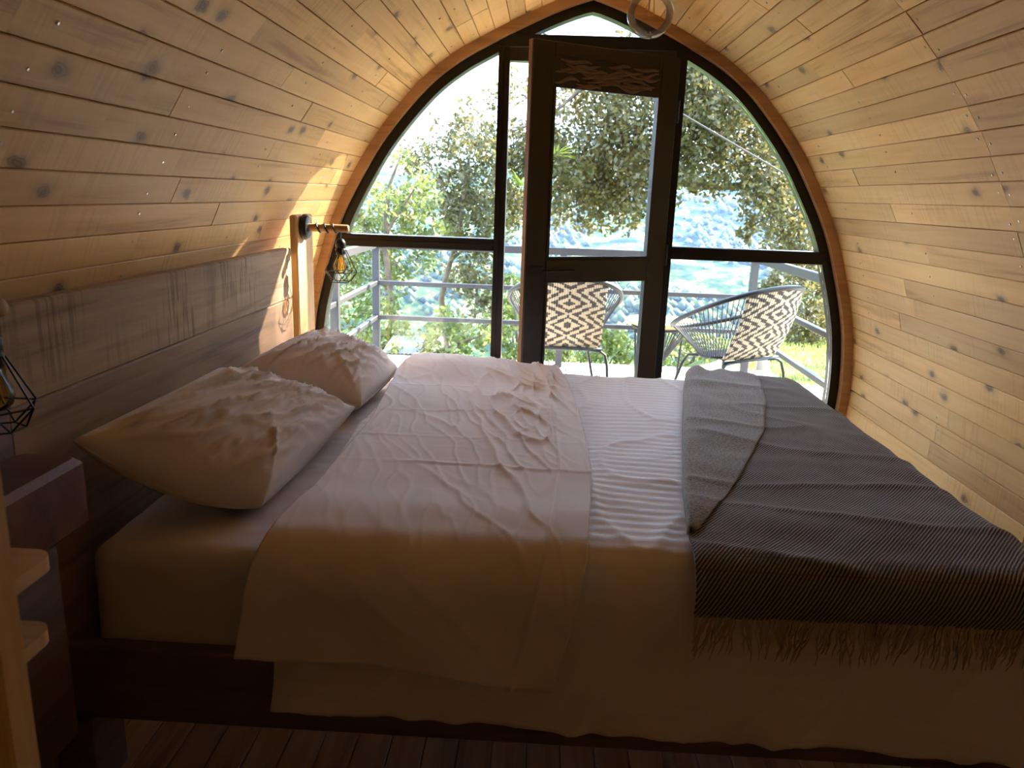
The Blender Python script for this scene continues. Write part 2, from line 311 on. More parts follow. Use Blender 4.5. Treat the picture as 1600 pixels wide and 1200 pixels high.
def wovenmat():
    m, t, b, Nn, Ln = newmat('woven_diamond_pattern'); c = Nn('ShaderNodeTexCoord'); s = Nn('ShaderNodeSeparateXYZ'); Ln(c.outputs['UV'], s.inputs[0])
    def math_(op, a, bb=None, cc=None):
        n = Nn('ShaderNodeMath'); n.operation = op
        for i, v in enumerate((a, bb, cc)):
            if v is None: continue
            if isinstance(v, (int, float)): n.inputs[i].default_value = v
            else: Ln(v, n.inputs[i])
        return n.outputs[0]
    # quantise into strands, then nested diamonds: |x|+|y| bands
    U = math_('DIVIDE', math_('FLOOR', math_('MULTIPLY', s.outputs['X'], 34)), 34)
    V = math_('DIVIDE', math_('FLOOR', math_('MULTIPLY_ADD', s.outputs['Y'], 40, math_('MULTIPLY', math_('FLOOR', math_('MULTIPLY', s.outputs['X'], 34)), .5))), 40)
    V = math_('SUBTRACT', V, math_('MULTIPLY', U, .425))
    ax = math_('ABSOLUTE', math_('SUBTRACT', U, .5)); fy = math_('PINGPONG', math_('MULTIPLY', V, 3.1), .5)
    d = math_('ADD', math_('MULTIPLY', ax, 2.0), fy)
    band = math_('SINE', math_('MULTIPLY', d, 2 * math.pi / .30))
    g = math_('GREATER_THAN', band, .12)
    x = Nn('ShaderNodeMix'); x.data_type = 'RGBA'; Ln(g, x.inputs[0]); x.inputs[6].default_value = (.50, .39, .25, 1); x.inputs[7].default_value = (.035, .024, .02, 1)
    Ln(x.outputs[2], b.inputs['Base Color']); b.inputs['Roughness'].default_value = .7
    st = math_('SINE', math_('MULTIPLY', s.outputs['X'], 34 * 2 * math.pi)); bp = Nn('ShaderNodeBump'); bp.inputs['Strength'].default_value = .6; bp.inputs['Distance'].default_value = .004; Ln(st, bp.inputs['Height']); Ln(bp.outputs[0], b.inputs['Normal'])
    return m
M['woven'] = wovenmat()

# ---------------------------------------------------------------- cabin shell
D = 3.95; AX = .178; REAR = -1.5
HALF = [(0, 2.27), (.126, 2.228), (.284, 2.16), (.474, 2.065), (.632, 1.976), (.79, 1.849), (.98, 1.628), (1.106, 1.428), (1.21, 1.228), (1.29, 1.0), (1.348, .79), (1.374, .622), (1.385, .454), (1.38, .275), (1.362, .09), (1.345, -.02)]
def resample(pts, step):
    P = [np.array(p, float) for p in pts]
    # Catmull-Rom densify, then equal arc steps
    dens = []
    for i in range(len(P) - 1):
        a = P[max(i - 1, 0)]; b_ = P[i]; c = P[i + 1]; d = P[min(i + 2, len(P) - 1)]
        for k in range(12):
            u = k / 12; dens.append(.5 * (2 * b_ + (c - a) * u + (2 * a - 5 * b_ + 4 * c - d) * u * u + (3 * b_ - a - 3 * c + d) * u ** 3))
    dens.append(P[-1]); dens = np.array(dens); L_ = np.r_[0, np.cumsum(np.linalg.norm(np.diff(dens, axis=0), axis=1))]
    n = max(2, round(L_[-1] / step)); q = np.linspace(0, L_[-1], n + 1)
    return np.c_[np.interp(q, L_, dens[:, 0]), np.interp(q, L_, dens[:, 1])]
def offset(pts, o):      # push a half profile outwards
    t = np.gradient(pts, axis=0); t /= np.linalg.norm(t, axis=1)[:, None]; nrm = np.c_[-t[:, 1], t[:, 0]]; 
    r = pts + nrm * o; r[0, 0] = 0; r[0, 1] = pts[0, 1] + o * 1.12
    return r
FINE = resample(HALF, .05)
def full(half): return [(AX - x, z) for x, z in half[::-1]] + [(AX + x, z) for x, z in half[1:]]
def arch_band(inner, outer, y0, y1):
    a = full(inner); b_ = full(outer); n = len(a); m = MB()
    vs = [(x, y0, z) for x, z in a] + [(x, y0, z) for x, z in b_] + [(x, y1, z) for x, z in a] + [(x, y1, z) for x, z in b_]
    fs = []
    for i in range(n - 1):
        fs += [(i, i + 1, n + i + 1, n + i), (2 * n + i + 1, 2 * n + i, 3 * n + i, 3 * n + i + 1), (i + 1, i, 2 * n + i, 2 * n + i + 1), (n + i, n + i + 1, 3 * n + i + 1, 3 * n + i)]
    fs += [(0, n, 3 * n, 2 * n), (n - 1, 3 * n - 1, 4 * n - 1, 2 * n - 1)]
    return m.add(vs, fs)

floor = MB().box((AX - 1.44, REAR, -.10), (AX + 1.44, D + .02, -.022)).build('floor', M['dark']); tag(floor, kind='structure')
pw = .0865; x = AX - 1.38; i = 0
while x < AX + 1.36:
    MB().box((-pw / 2 + .0012, -(D - REAR) / 2, -.02), (pw / 2 - .0012, (D - REAR) / 2, rnd.uniform(-.001, .0015)), .002).build('plank', M['floor'], floor, loc=(x + pw / 2, (D + REAR) / 2, 0)); x += pw

ROWS = offset(resample(HALF, .0785), .045)
SHELL_I = offset(FINE, .064); SHELL_O = offset(FINE, .10)
full_rows = full(ROWS); nrow = len(full_rows) - 1
def shell_piece(name, sel):
    a = full(SHELL_I); b_ = full(SHELL_O); m = MB(); idx = [i for i in range(len(a)) if sel(a[i])]
    i0, i1 = idx[0], idx[-1]
    lo = max(i0 - 1, 0) if name == 'ceiling' else i0; hi = min(i1 + 1, len(a) - 1) if name == 'ceiling' else i1
    aa = a[lo:hi + 1]; bb = b_[lo:hi + 1]; poly = aa + bb[::-1]; n = len(aa)
    vs = [(x, REAR, z) for x, z in aa + bb] + [(x, D + .07, z) for x, z in aa + bb]; N2 = 2 * n; fs = []
    for i in range(n - 1): fs += [(i, i + 1, N2 + i + 1, N2 + i), (n + i + 1, n + i, N2 + n + i, N2 + n + i + 1), (i + 1, i, n + i, n + i + 1), (N2 + i, N2 + i + 1, N2 + n + i + 1, N2 + n + i)]
    o = m.add(vs, fs).build(name, M['dark']); tag(o, kind='structure'); return o
wallL = shell_piece('wall_left', lambda p: p[0] < AX and p[1] <= 1.9)
wallR = shell_piece('wall_right', lambda p: p[0] > AX and p[1] <= 1.9)
ceil_ = shell_piece('ceiling', lambda p: p[1] > 1.9)
screws = {wallL: MB(), wallR: MB(), ceil_: MB()}
SEAM = 2.36
for i in range(nrow):
    (xa, za), (xb, zb) = full_rows[i], full_rows[i + 1]
    w = math.hypot(xb - xa, zb - za); ry = -math.atan2(zb - za, xb - xa); mid = ((xa + xb) / 2, (za + zb) / 2)
    zc = mid[1]; left = mid[0] < AX
    par = ceil_ if zc > 1.9 else (wallL if left else wallR)
    yend = D + .03
    if left:
        cuts = [REAR]; y = REAR + rnd.uniform(.3, 1.2)
        if i % 2: y += .35
        while y < yend - .35: cuts.append(y); y += rnd.uniform(.9, 1.75)
        cuts.append(yend)
    else:
        cuts = [REAR, rnd.uniform(.3, .9), SEAM + rnd.uniform(-.006, .006), yend]
        if rnd.random() < .3: cuts.insert(3, rnd.uniform(2.9, 3.4))
    for a, b_ in zip(cuts[:-1], cuts[1:]):
        ln = b_ - a; h = w / 2 - .0010; c = .0022; t = .016; yy = ln / 2 - .001
        pts = [(-h + c, 0), (h - c, 0), (h, c), (h, t), (-h, t), (-h, c)]
        m = MB().prism([(px, pz) for px, pz in pts], -yy, yy)
        o = m.build('board', M['pine'], par, loc=(mid[0], (a + b_) / 2, mid[1])); jit = rnd.uniform(-.0012, .0012)
        o.rotation_euler = (0, ry, 0); o.location += Matrix.Rotation(ry, 3, 'Y') @ Vector((0, 0, jit))
    def screw(y, off):
        R_ = Matrix.Rotation(ry, 3, 'Y'); base = Vector((mid[0], y, mid[1])) + R_ @ Vector((off, 0, .0012)); vs = []
        for k in range(6): an = k * math.pi / 3; vs.append(base + R_ @ Vector((.0042 * math.cos(an), .0042 * math.sin(an), 0)))
        for k in range(6): an = k * math.pi / 3; vs.append(base + R_ @ Vector((.0030 * math.cos(an), .0030 * math.sin(an), -.0030)))
        fs = [tuple(range(6, 12))] + [(k, (k + 1) % 6, 6 + (k + 1) % 6, 6 + k) for k in range(6)]
        screws[par].add(vs, fs)
    if left:
        for y in (1.38, 1.98, 2.62, 3.22, 3.75): screw(y + rnd.uniform(-.012, .012), rnd.uniform(-.2, .2) * w)
    else:
        screw(SEAM - .026, rnd.uniform(-.25, .25) * w); screw(SEAM + .026, rnd.uniform(-.25, .25) * w)
        for y in (1.75, 3.0, 3.65): screw(y + rnd.uniform(-.012, .012), rnd.uniform(-.25, .25) * w)
for p, m in screws.items(): tag(m.build('board_screws', M['steel'], p), kind='stuff')

# closed plank rear wall (behind the camera)
rear = MB()
def rear_wall():
    a = full(SHELL_O); W0, W1, Z0, Z1 = AX - .75, AX + .75, .7, 2.0
    m = MB(); prof = lambda z: np.interp(z, [p[1] for p in SHELL_O[::-1]], [p[0] for p in SHELL_O[::-1]])
    zs = np.linspace(-.02, SHELL_O[0][1] - .002, 60)
    for z0, z1 in zip(zs[:-1], zs[1:]):
        for side in (-1, 1):
            i0 = 0
            h0, h1 = prof(z0), prof(z1)
            if min(h0, h1) <= i0 + .001: continue
            m.add([(AX + side * i0, REAR - .03, z0), (AX + side * h0, REAR - .03, z0), (AX + side * h1, REAR - .03, z1), (AX + side * i0, REAR - .03, z1)], [(0, 1, 2, 3)])
    return m
rw = rear_wall().build('wall_rear', M['pine_plain']); tag(rw, kind='structure')

# wooden arch trim and the window
trim1 = arch_band(FINE, offset(FINE, .0445), D - .075, D + .02).build('trim_1', M['trim']); tag(trim1, kind='structure')
BAR_Z = atY(660, 380, D).z
win = empty('window_1', (0, 0, 0)); tag(win, kind='structure')
FR_IN = offset(FINE, -.045)
arch_band(FR_IN, FINE, D - .03, D + .05).build('arch_frame', M['frame'], win)
XL, XR_, ZT = -.262, .640, 2.055         # side posts and head of the door opening
XLi, XRi = XL + .055, XR_ - .055
MB().box((XL, D - .035, .02), (XLi, D + .05, ZT - .0)).build('post', M['frame'], win)
MB().box((XL + .014, D - .043, .02), (XL + .022, D - .034, ZT)).build('post_bead', M['frame'], win)
MB().box((XRi, D - .035, .02), (XR_, D + .05, ZT)).build('post', M['frame'], win)
MB().box((XL, D - .036, ZT), (XR_, D + .05, ZT + .06), .004).build('transom_bar', M['frame'], win)
MB().box((XL, D - .032, 2.025 - .03), (XR_, D + .03, ZT)).build('transom_bar', M['frame2'], win)
hw = lambda z: float(np.interp(z, FR_IN[::-1, 1], FR_IN[::-1, 0]))
bz0, bz1 = 1.085, 1.147
MB().box((AX - hw(1.1) - .02, D - .033, bz0), (XL, D + .05, bz1), .004).box((AX - hw(1.1) - .01, D - .040, bz0 + .022), (XL, D - .03, bz0 + .034)).build('cross_bar', M['frame'], win)
MB().box((XR_, D - .033, bz0 - .005), (AX + hw(1.1) + .02, D + .05, bz1 - .005), .004).build('cross_bar', M['frame'], win)
MB().box((AX - 1.36, D - .03, 0), (XL, D + .05, .10)).build('bottom_rail', M['frame'], win)
MB().box((XR_, D - .03, 0), (AX + 1.36, D + .05, .10)).build('bottom_rail', M['frame'], win)
def pane(poly):
    MB().prism(poly, D + .004, D + .009).build('pane', M['glass'], win)
zs = np.linspace(bz1, ZT, 24)
def side_poly(z0, z1, side):
    zz = np.linspace(z0, z1, 26); e = XL if side < 0 else XR_
    pts = [(AX + side * hw(z), z) for z in zz if hw(z) > abs(e - AX) + .002]
    return [(e, z0)] + pts + ([(e, pts[-1][1])])
pane(side_poly(bz1, 2.1, -1)); pane(side_poly(.1, bz0, -1)); pane(side_poly(bz1 - .005, 2.1, 1)); pane(side_poly(.1, bz0 - .005, 1))
zz = np.linspace(ZT + .06, FR_IN[0][1] - .004, 14)
pane([(AX - hw(z), z) for z in zz] + [(AX + hw(z), z) for z in zz[::-1]])

# the door leaf, swung a little into the room, hinged on its right stile
DW = .785; DZ0, DZ1 = .03, 2.02; TH = .045
door = empty('door_1', (XRi - .004, D - .036, 0)); door.rotation_euler = (0, 0, math.radians(29)); tag(door, kind='structure')
# local: x runs from the hinge (0) to the free edge (-DW), y is thickness towards the room (negative)
ST = .105
MB().box((-ST, -TH, DZ0), (0, 0, DZ1), .004).build('stile', M['frame2'], door)
MB().box((-DW, -TH, DZ0), (-DW + ST, 0, DZ1), .004).build('stile', M['frame2'], door)
MB().box((-DW - .004, -TH + .006, DZ0), (-DW + .001, -.006, DZ1)).build('stile_edge', plain('bare_door_edge', (.16, .095, .05), .6), door)
MB().box((-DW + ST, -TH, DZ1 - .06), (-ST, 0, DZ1), .004).build('rail', M['frame2'], door)
MB().box((-DW + ST, -TH, .975), (-ST, 0, 1.085), .004).build('rail', M['frame2'], door)
MB().box((-DW + ST, -TH, DZ0), (-ST, 0, .2), .004).build('rail', M['frame2'], door)
MB().box((-DW + ST, -.026, .2), (-ST, -.020, .975)).build('pane', M['glass'], door)
MB().box((-DW + ST, -.026, 1.085), (-ST, -.020, DZ1 - .06)).build('pane', M['glass'], door)
for za, zb in ((.2, .975), (1.085, 1.835)):
    MB().box((-DW + ST, -TH - .004, za), (-DW + ST + .012, -.028, zb)).box((-ST - .012, -TH - .004, za), (-ST, -.028, zb)).box((-DW + ST + .012, -TH - .004, za), (-ST - .012, -.028, za + .012)).build('glazing_bead', M['frame2'], door)
cp = MB().box((-DW + ST, -.040, 1.835), (-ST, -.026, DZ1 - .06)).build('carved_panel', M['carve_bg'], door)
cm = MB()
for k in range(34):
    x0 = -DW + ST + .005 + (k % 17) / 17 * .47; ln = rnd.uniform(.10, .18); z0 = 1.845 + .105 * rnd.random(); am = rnd.uniform(.004, .012); ph = rnd.uniform(0, 6)
    pts = [(x0 + ln * t / 10, -.041, z0 + am * math.sin(ph + t * .5)) for t in range(11)]; pts = [p for p in pts if p[0] < -ST - .006 and 1.838 < p[2] < DZ1 - .066]
    if len(pts) > 3: cm.tube(pts, [.007 * math.sin(math.pi * (t + .7) / (len(pts) + .4)) + .0015 for t in range(len(pts))], 6)
tag(cm.build('wavy_relief', M['carve'], cp, sm=True), 'brown wavy carved relief')
lt = MB().box((-DW + .02, -TH - .012, 1.01), (-DW + .085, -TH, 1.055), .003).tube([(-DW + .08, -TH - .014, 1.033), (-DW + .25, -TH - .014, 1.033)], .005, 8).build('latch', M['black'], door)
MB().lathe([(.012, 0), (.014, .012), (.006, .02), (.006, .035), (.022, .045), (.022, .06), (.01, .068)], (-DW + .045, 0, .93), 16, 'y').build('door_knob', M['black'], door)
for z in (.35, 1.10, 1.78): MB().tube([(.004, -TH - .004, z - .05), (.004, -TH - .004, z + .05)], .006, 8).build('hinge', M['grey_metal'], door)

trim2 = MB().box((AX - 1.30, D - .27, .54), (-.93, D - .037, .60), .004).build('trim_2', M['pine_plain']); tag(trim2, kind='structure')
trim3 = MB().box((AX - 1.28, D - .25, 0), (-.95, D - .04, .539)).build('trim_3', M['pine_plain']); tag(trim3, kind='structure')

# ---------------------------------------------------------------- bed frame and headboard
BX0, BX1, BY0, BY1 = -.972, 1.03, 1.49, 3.08
bed = tag(empty('bed_frame', (0, 2.2, 0)), 'dark stained wooden bed frame with tall plank headboard under the mattress', 'bed')
def bpart(name, m, mat, par=None, **k):
    o = m.build(name, mat, par or bed, **k); 
    if par is None: o.location = (0, -2.2, 0)
    return o
bpart('side_rail', MB().box((-1.06, 1.422, .205), (1.06, 1.462, .385), .004), M['darkx'])
bpart('side_rail', MB().box((-.978, 3.108, .205), (1.06, 3.148, .385), .004), M['darkx'])
bpart('foot_rail', MB().box((1.035, 1.463, .205), (1.06, 3.107, .385), .004), M['dark'])
bpart('head_rail', MB().box((-1.0, 1.463, .205), (-.96, 3.0, .318), .004), M['dark'])
for x0 in (-1.075, .90):
    for y0, y1 in ((1.413, 1.54), (3.03, 3.156)): xx = -.976 if (x0 < 0 and y0 > 2) else x0; bpart('leg', MB().box((xx, y0, 0), (xx + .115, y1, .204), .004), M['dark'])
for k in range(9): bpart('slat', MB().box((-.90 + k * .22, 1.463, .30), (-.80 + k * .22, 3.107, .318)), M['pine_plain'])
hb = empty('headboard', (0, -2.2, 0)); hb.parent = bed
MB().box((-.02, -.83, -.10), (.02, .83, .098), .005).build('headboard_plank', M['oak'], hb, loc=(-1.022, 2.175, 1.038))
MB().box((-.017, -.83, -.32), (.017, .83, .320), .005).build('headboard_plank', M['oak2'], hb, loc=(-1.022, 2.175, .617))
MB().box((-1.06, 1.40, 0), (-1.043, 1.50, 1.09)).build('headboard_post', M['dark'], hb)
MB().box((-1.06, 2.85, 0), (-1.043, 2.95, 1.09)).build('headboard_post', M['dark'], hb)

# ---------------------------------------------------------------- soft goods
def fbm(x, y, s, o=4, seed=0.):
    return mnoise.fractal((x * s + seed, y * s - seed * .7, seed * 1.3), 1.0, 2.0, o)
def ridge(x, y, sx, sy, seed, sharp=3):
    n = mnoise.noise((x * sx + seed, y * sy + seed * .37, seed)); return (1 - min(1, abs(n) * 2.2)) ** sharp
def edge_path(r, n=10):            # rounded right-angle turn: (advance, drop) from flat to hanging
    return [(r * math.sin(a), r * (1 - math.cos(a))) for a in [math.pi / 2 * k / n for k in range(n + 1)]]
def make_profile(y_far, y_near, drop_far, drop_near, r_far, r_near, step=.012, flare=.0):
    """points (y, drop, s, nearness) from the near hem over the top to the far hem; s = arc length from near hem"""
    pts = []
    ln = drop_near - r_near; n = max(2, int(ln / step))
    for k in range(n): t = k / n; pts.append((y_near - flare * (1 - t) ** 1.5, drop_near - ln * t))
    for a, d in edge_path(r_near, max(6, int(r_near * 1.57 / step)))[::-1]: pts.append((y_near + r_near - a, d))
    n = max(2, int((y_far - r_far - y_near - r_near) / step))
    for k in range(1, n): pts.append((lerp(y_near + r_near, y_far - r_far, k / n), 0))
    for a, d in edge_path(r_far, 8): pts.append((y_far - r_far + a, d))
    n = max(2, int((drop_far - r_far) / .03))
    for k in range(1, n + 1): pts.append((y_far, lerp(r_far, drop_far, k / n)))
    s = 0; out = []
    for i, p in enumerate(pts):
        if i: s += math.hypot(p[0] - pts[i - 1][0], p[1] - pts[i - 1][1])
        out.append((p[0], p[1], s))
    return out
def thick(o, t):
    md = o.modifiers.new('thickness', 'SOLIDIFY'); md.thickness = t; md.offset = -1; return o

# mattress with fitted sheet: a closed rounded block
def rounded_block(x0, x1, y0, y1, z0, z1, r, nx, ny, nz, fn):
    m = MB(); cache = {}; vs = []; fs = []
    def vert(i, j, k):
        key = (i, j, k)
        if key in cache: return cache[key]
        p = Vector((lerp(x0, x1, i / nx), lerp(y0, y1, j / ny), lerp(z0, z1, k / nz)))
        q = Vector((min(max(p.x, x0 + r), x1 - r), min(max(p.y, y0 + r), y1 - r), min(max(p.z, z0 + .6 * r), z1 - r)))
        d = p - q
        nrm = d.normalized() if d.length > 1e-9 else Vector((0, 0, 1))
        if d.length > r: p = q + nrm * r
        if d.length > 1e-9: p = p + nrm * fn(p, nrm)
        cache[key] = len(vs); vs.append(p); return cache[key]
    for i in range(nx):
        for j in range(ny):
            fs.append((vert(i, j, nz), vert(i + 1, j, nz), vert(i + 1, j + 1, nz), vert(i, j + 1, nz))); fs.append((vert(i, j, 0), vert(i, j + 1, 0), vert(i + 1, j + 1, 0), vert(i + 1, j, 0)))
    for i in range(nx):
        for k in range(nz):
            fs.append((vert(i, 0, k), vert(i + 1, 0, k), vert(i + 1, 0, k + 1), vert(i, 0, k + 1))); fs.append((vert(i, ny, k), vert(i, ny, k + 1), vert(i + 1, ny, k + 1), vert(i + 1, ny, k)))
    for j in range(ny):
        for k in range(nz):
            fs.append((vert(0, j, k), vert(0, j, k + 1), vert(0, j + 1, k + 1), vert(0, j + 1, k))); fs.append((vert(nx, j, k), vert(nx, j + 1, k), vert(nx, j + 1, k + 1), vert(nx, j, k + 1)))
    return m.add(vs, fs)
def mattress_fn(p, n):
    u = p.x; v = p.y if n.z > .5 else p.z
    w = .004 * fbm(u, v, 5, 3, 2.1)
    if n.z > .5: w += .007 * ridge(u + .5 * v, v, 2.2, 9, 5.2, 4) * smooth(-.75, -.55, u)
    else: w += .007 * ridge(u * .8 + v * .9, v - .5 * u, 2.4, 7, 9.3, 7) + .004 * ridge(u, v, 9, 2, 3.3, 5)
    return w
mt = rounded_block(BX0, BX1, BY0 - .02, BY1 + .02, .319, .598, .05, 150, 110, 26, mattress_fn).build('mattress', M['fitted'], sm=True)
tag(mt, 'thick mattress in a pale beige fitted sheet, its bare corner beside the headboard', 'mattress')

# striped duvet over the mattress
def drape(name, mat, xl, xr, prof, ztop, wr, nx, foot=None, hem=None, th=.012, parent=None, uvx=1.0):
    """xl, xr: functions of arc position (0 near hem .. 1 far hem); foot: (x where it turns down, radius, drop)"""
    S = prof[-1][2]; vs = []; uv = []; ny = len(prof)
    for i in range(nx):
        t = i / (nx - 1)
        for j, (y, d, s) in enumerate(prof):
            f = s / S; X0 = lerp(xl(f), xr(f), t); X = X0; dx = 0
            if foot and X0 > foot[0] - foot[1]:
                a = X0 - (foot[0] - foot[1]); r = foot[1]; arc = r * math.pi / 2
                if a < arc: an = a / r; X = foot[0] - r + r * math.sin(an); dx = r * (1 - math.cos(an))
                else: X = foot[0]; dx = r + a - arc
            dd = d
            if hem: dd = d * (1 + (hem(X0) - 1) * (1 if y < 2 else 0))
            # local outward normal of the profile
            a = prof[max(j - 1, 0)]; b_ = prof[min(j + 1, ny - 1)]; ty, tz = b_[0] - a[0], -(b_[1] - a[1]); l_ = math.hypot(ty, tz) or 1
            ny_, nz_ = -tz / l_, ty / l_
            w = wr(X0, y, d, s)
            vs.append((X, y + ny_ * w, max(.04, ztop - dd - dx + nz_ * w))); uv.append((X0 * uvx, s))
    o = MB().add(vs, grid_faces(nx, ny)).build(name, mat, parent, sm=True, uv=uv)
    thick(o, th); return o
pd = make_profile(BY1 + .075, BY0 - .080, .20, .372, .06, .13, .011, .012)
def wr_duvet(x, y, d, s):
    top = smooth(.16, .0, d) ; side = 1 - top
    w = .012 * fbm(x, y, 1.7, 3, 4.4) * top + .012 * top
    w += .0012 * math.sin(s * 2 * math.pi / .04) * (.25 + .75 * top)
    w += .006 * ridge(x, y + .3 * x, 6, 2.2, 8.8, 7) * top
    if y < 2:
        ph = x * 1.0 + d * .75 + .07 * fbm(x, d, 2.5, 3, 1.7)
        w += side * (.006 * (1 + math.sin(ph * 24)) * smooth(.05, .3, d) + .006 * ridge(ph, d * .3, 9, 1, 77, 5) + .003 * (1 + math.sin(ph * 53 + 2)) * smooth(.1, .35, d))
        w += .010 * fbm(x, d, 4, 3, 12) * side
        w += .003 * (1 + math.sin(ph * 70 + 1)) * smooth(.28, .38, d) * side
        w -= .008 * smooth(.30, .385, d)
    return w
hem_d = lambda x: 1 + .07 * (x - .2) * .6 + .010 * fbm(x, 0, 3, 3, 2)
dv = drape('duvet', M['duvet'], lambda f: -.545 + .02 * math.sin(f * 9), lambda f: 1.32, pd, .636, wr_duvet, 250, (BX1 + .055, .09, .3), hem_d, .016)
tag(dv, 'pale pink striped satin duvet hanging down the bed side beneath the turned back sheet', 'duvet')

# plain sheet turned back over the duvet
ps = make_profile(BY1 + .11, BY0 - .112, .16, .255, .07, .12, .0085, .012)
def sl_l(f):
    return float(np.interp(f, [0, .14, .24, .5, .8, 1], [-.60, -.555, -.535, -.525, -.565, -.50]))
def sl_r(f):
    return float(np.interp(f, [0, .12, .24, .35, .6, .78, 1], [.055, .115, .135, .150, .140, .115, .05]))
def wr_sheet(x, y, d, s):
    top = smooth(.14, .0, d); side = 1 - top
    t = (x + .55) / .68
    q = x + .28 * (y - 2.2)                      # long creases lean towards the headboard as they come nearer
    w = .004 * fbm(x, y, 3, 3, 7.7)
    cz = (smooth(.25, .8, t) * .7 + .3) * (.35 + .65 * smooth(1.5, 2.5, y)) * (1 - .8 * smooth(.86, .98, t))
    warp = .05 * fbm(x, y, 4, 2, 3.3)
    w += top * (.013 * ridge(q + warp, y, 9, 1.7, 21.4, 6) * cz + .008 * ridge(q - warp, y, 17, 3.0, 33.1, 6) * cz)
    w += top * .003 * ridge(x - .5 * y + warp, y + .5 * x, 4, 11, 13.7, 8) * cz
    for yy, a in ((2.72, .003), (2.42, .0035), (2.13, .0035), (1.90, .003)):   # pressed fold lines across the sheet
        e = y - yy - .03 * fbm(x, yy, 3, 2, yy); w += a * top * math.exp(-(e / .007) ** 2) * (.4 + .9 * max(0, fbm(x, yy, 4, 2, 1 + yy) + .4))
    hx = x - (sl_r(s / ps[-1][2]) - .085); w += .004 * math.exp(-(hx / .004) ** 2)      # stitched hem
    w += .028 * smooth(2.75, 3.1, y) * top * (.4 + smooth(.9, .2, t)) # puffed far end
    w += .010 * math.exp(-((y - 1.60) / .10) ** 2) * top
    if y < 2:
        ph = x - d * 1.15 + .05 * fbm(x, d, 3, 2, 2.2)
        w += side * (.005 * math.sin(ph * 15 + 1) * smooth(0, .25, d) + .006 * fbm(x, d, 6, 3, 5) + .006 * ridge(ph, d, 9, 1.0, 41, 6) * smooth(.3, .05, d))
    return w + .014
hem_s = lambda x: .90 + .16 * smooth(-.35, .06, x)
sh = drape('folded_sheet', M['sheet'], sl_l, sl_r, ps, .654, wr_sheet, 190, None, hem_s, .004)
tag(sh, 'crumpled plain beige pink sheet turned back across the bed over the duvet', 'sheet')

# grey woollen throw across the foot of the bed
pb = make_profile(BY1 + .10, BY0 - .118, .10, .082, .08, .075, .011, .0)
def bl_l(f): return float(np.interp(f, [0, .1, .2, .5, .8, 1], [.325, .335, .36, .455, .56, .64]))
def wr_bl(x, y, d, s):
    w = .006 * fbm(x, y, 2.5, 3, 15) + .004 * fbm(x, y, 7, 2, 5)
    w += .010 * math.exp(-((y - 1.62) / .10) ** 2)
    w += .006 * ridge(x, y, 1.2, 4, 23, 5)
    if y < 2 and d > .05: w += .004 * math.sin(x * 18) * smooth(.05, .15, d)
    return w + .016
throw = tag(empty('throw_blanket', (.7, 1.4, .5)), 'dark grey twill wool throw with tan fringe spread over the foot of the bed', 'blanket')
hem_b = lambda x: 1 - .16 * smooth(.5, 1.1, x)
tb = drape('blanket', M['blanket'], bl_l, lambda f: 1.34, pb, .658, wr_bl, 150, (BX1 + .085, .10, .3), hem_b, .006, throw)
tb.location = (-.7, -1.4, -.5)
# turned-over left edge showing the brushed underside
def flap():
    S = pb[-1][2]; vs = []; uv = []; nx = 26; js = [j for j, p in enumerate(pb) if p[1] < .06 or p[0] > 2]
    js = [j for j in js if pb[j][2] / S > .10]
    for i in range(nx):
        t = i / (nx - 1)
        for j in js:
            y, d, s = pb[j]; f = s / S
            wd = float(np.interp(y, [1.42, 1.50, 1.62, 1.9, 2.3, 2.7, 3.0, 3.2], [.004, .01, .06, .15, .255, .30, .30, .27]))
            x0 = bl_l(f) - .004; X = x0 + wd * t
            a = pb[max(j - 1, 0)]; b_ = pb[min(j + 1, len(pb) - 1)]; ty, tz = b_[0] - a[0], -(b_[1] - a[1]); l_ = math.hypot(ty, tz) or 1; ny_, nz_ = -tz / l_, ty / l_
            lift = wr_bl(X, y, d, s) + .005 + .010 * math.sin(math.pi * min(1, t * 6) / 2) * (1 - t) + .004 * (1 - t) + .008 * max(0, fbm(X, y, 6, 2, 8)) * (1 - t) + .02 * smooth(2.9, 3.1, y) * math.sin(t * 9) ** 2 * (1 - t)
            if i == 0: lift = wr_bl(X, y, d, s) - .004
            vs.append((X, y + ny_ * lift, .658 - d + nz_ * lift)); uv.append((X, s))
    return MB().add(vs, grid_faces(nx, len(js))), uv
fm_, fuv = flap(); fo = fm_.build('folded_flap', M['blanket_under'], throw, sm=True, uv=fuv); fo.location = (-.7, -1.4, -.5); thick(fo, .005); tag(fo, 'brushed lighter grey underside')
# fringe: twisted tassels hanging from the near hem
fr = MB(); y0, d0 = pb[0][0], pb[0][1]
x = .335
while x < 1.11:
    wz = .658 - d0 * hem_b(x) + .004; lean = rnd.uniform(-.016, .016) + .012 * math.sin(x * 31)
    for k in range(rnd.choice((2, 3, 3, 4))):
        xx = x + rnd.uniform(-.006, .006); ln = rnd.uniform(.05, .10); l2 = lean + rnd.uniform(-.006, .006); yb = y0 - .016 + rnd.uniform(-.003, .003)
        pts = [(xx + l2 * (t / 5) ** 1.4 + .0025 * math.sin(t * 2 + k), yb + .012 * (t / 5) ** 2 * 0, wz - ln * t / 5) for t in range(6)]
        fr.tube(pts, [.0020, .0022, .0022, .0019, .0015, .0008], 4)
    x += rnd.uniform(.006, .014)
fo = fr.build('fringe', M['fringe'], throw); fo.location = (-.7, -1.4, -.5); tag(fo, kind='stuff')

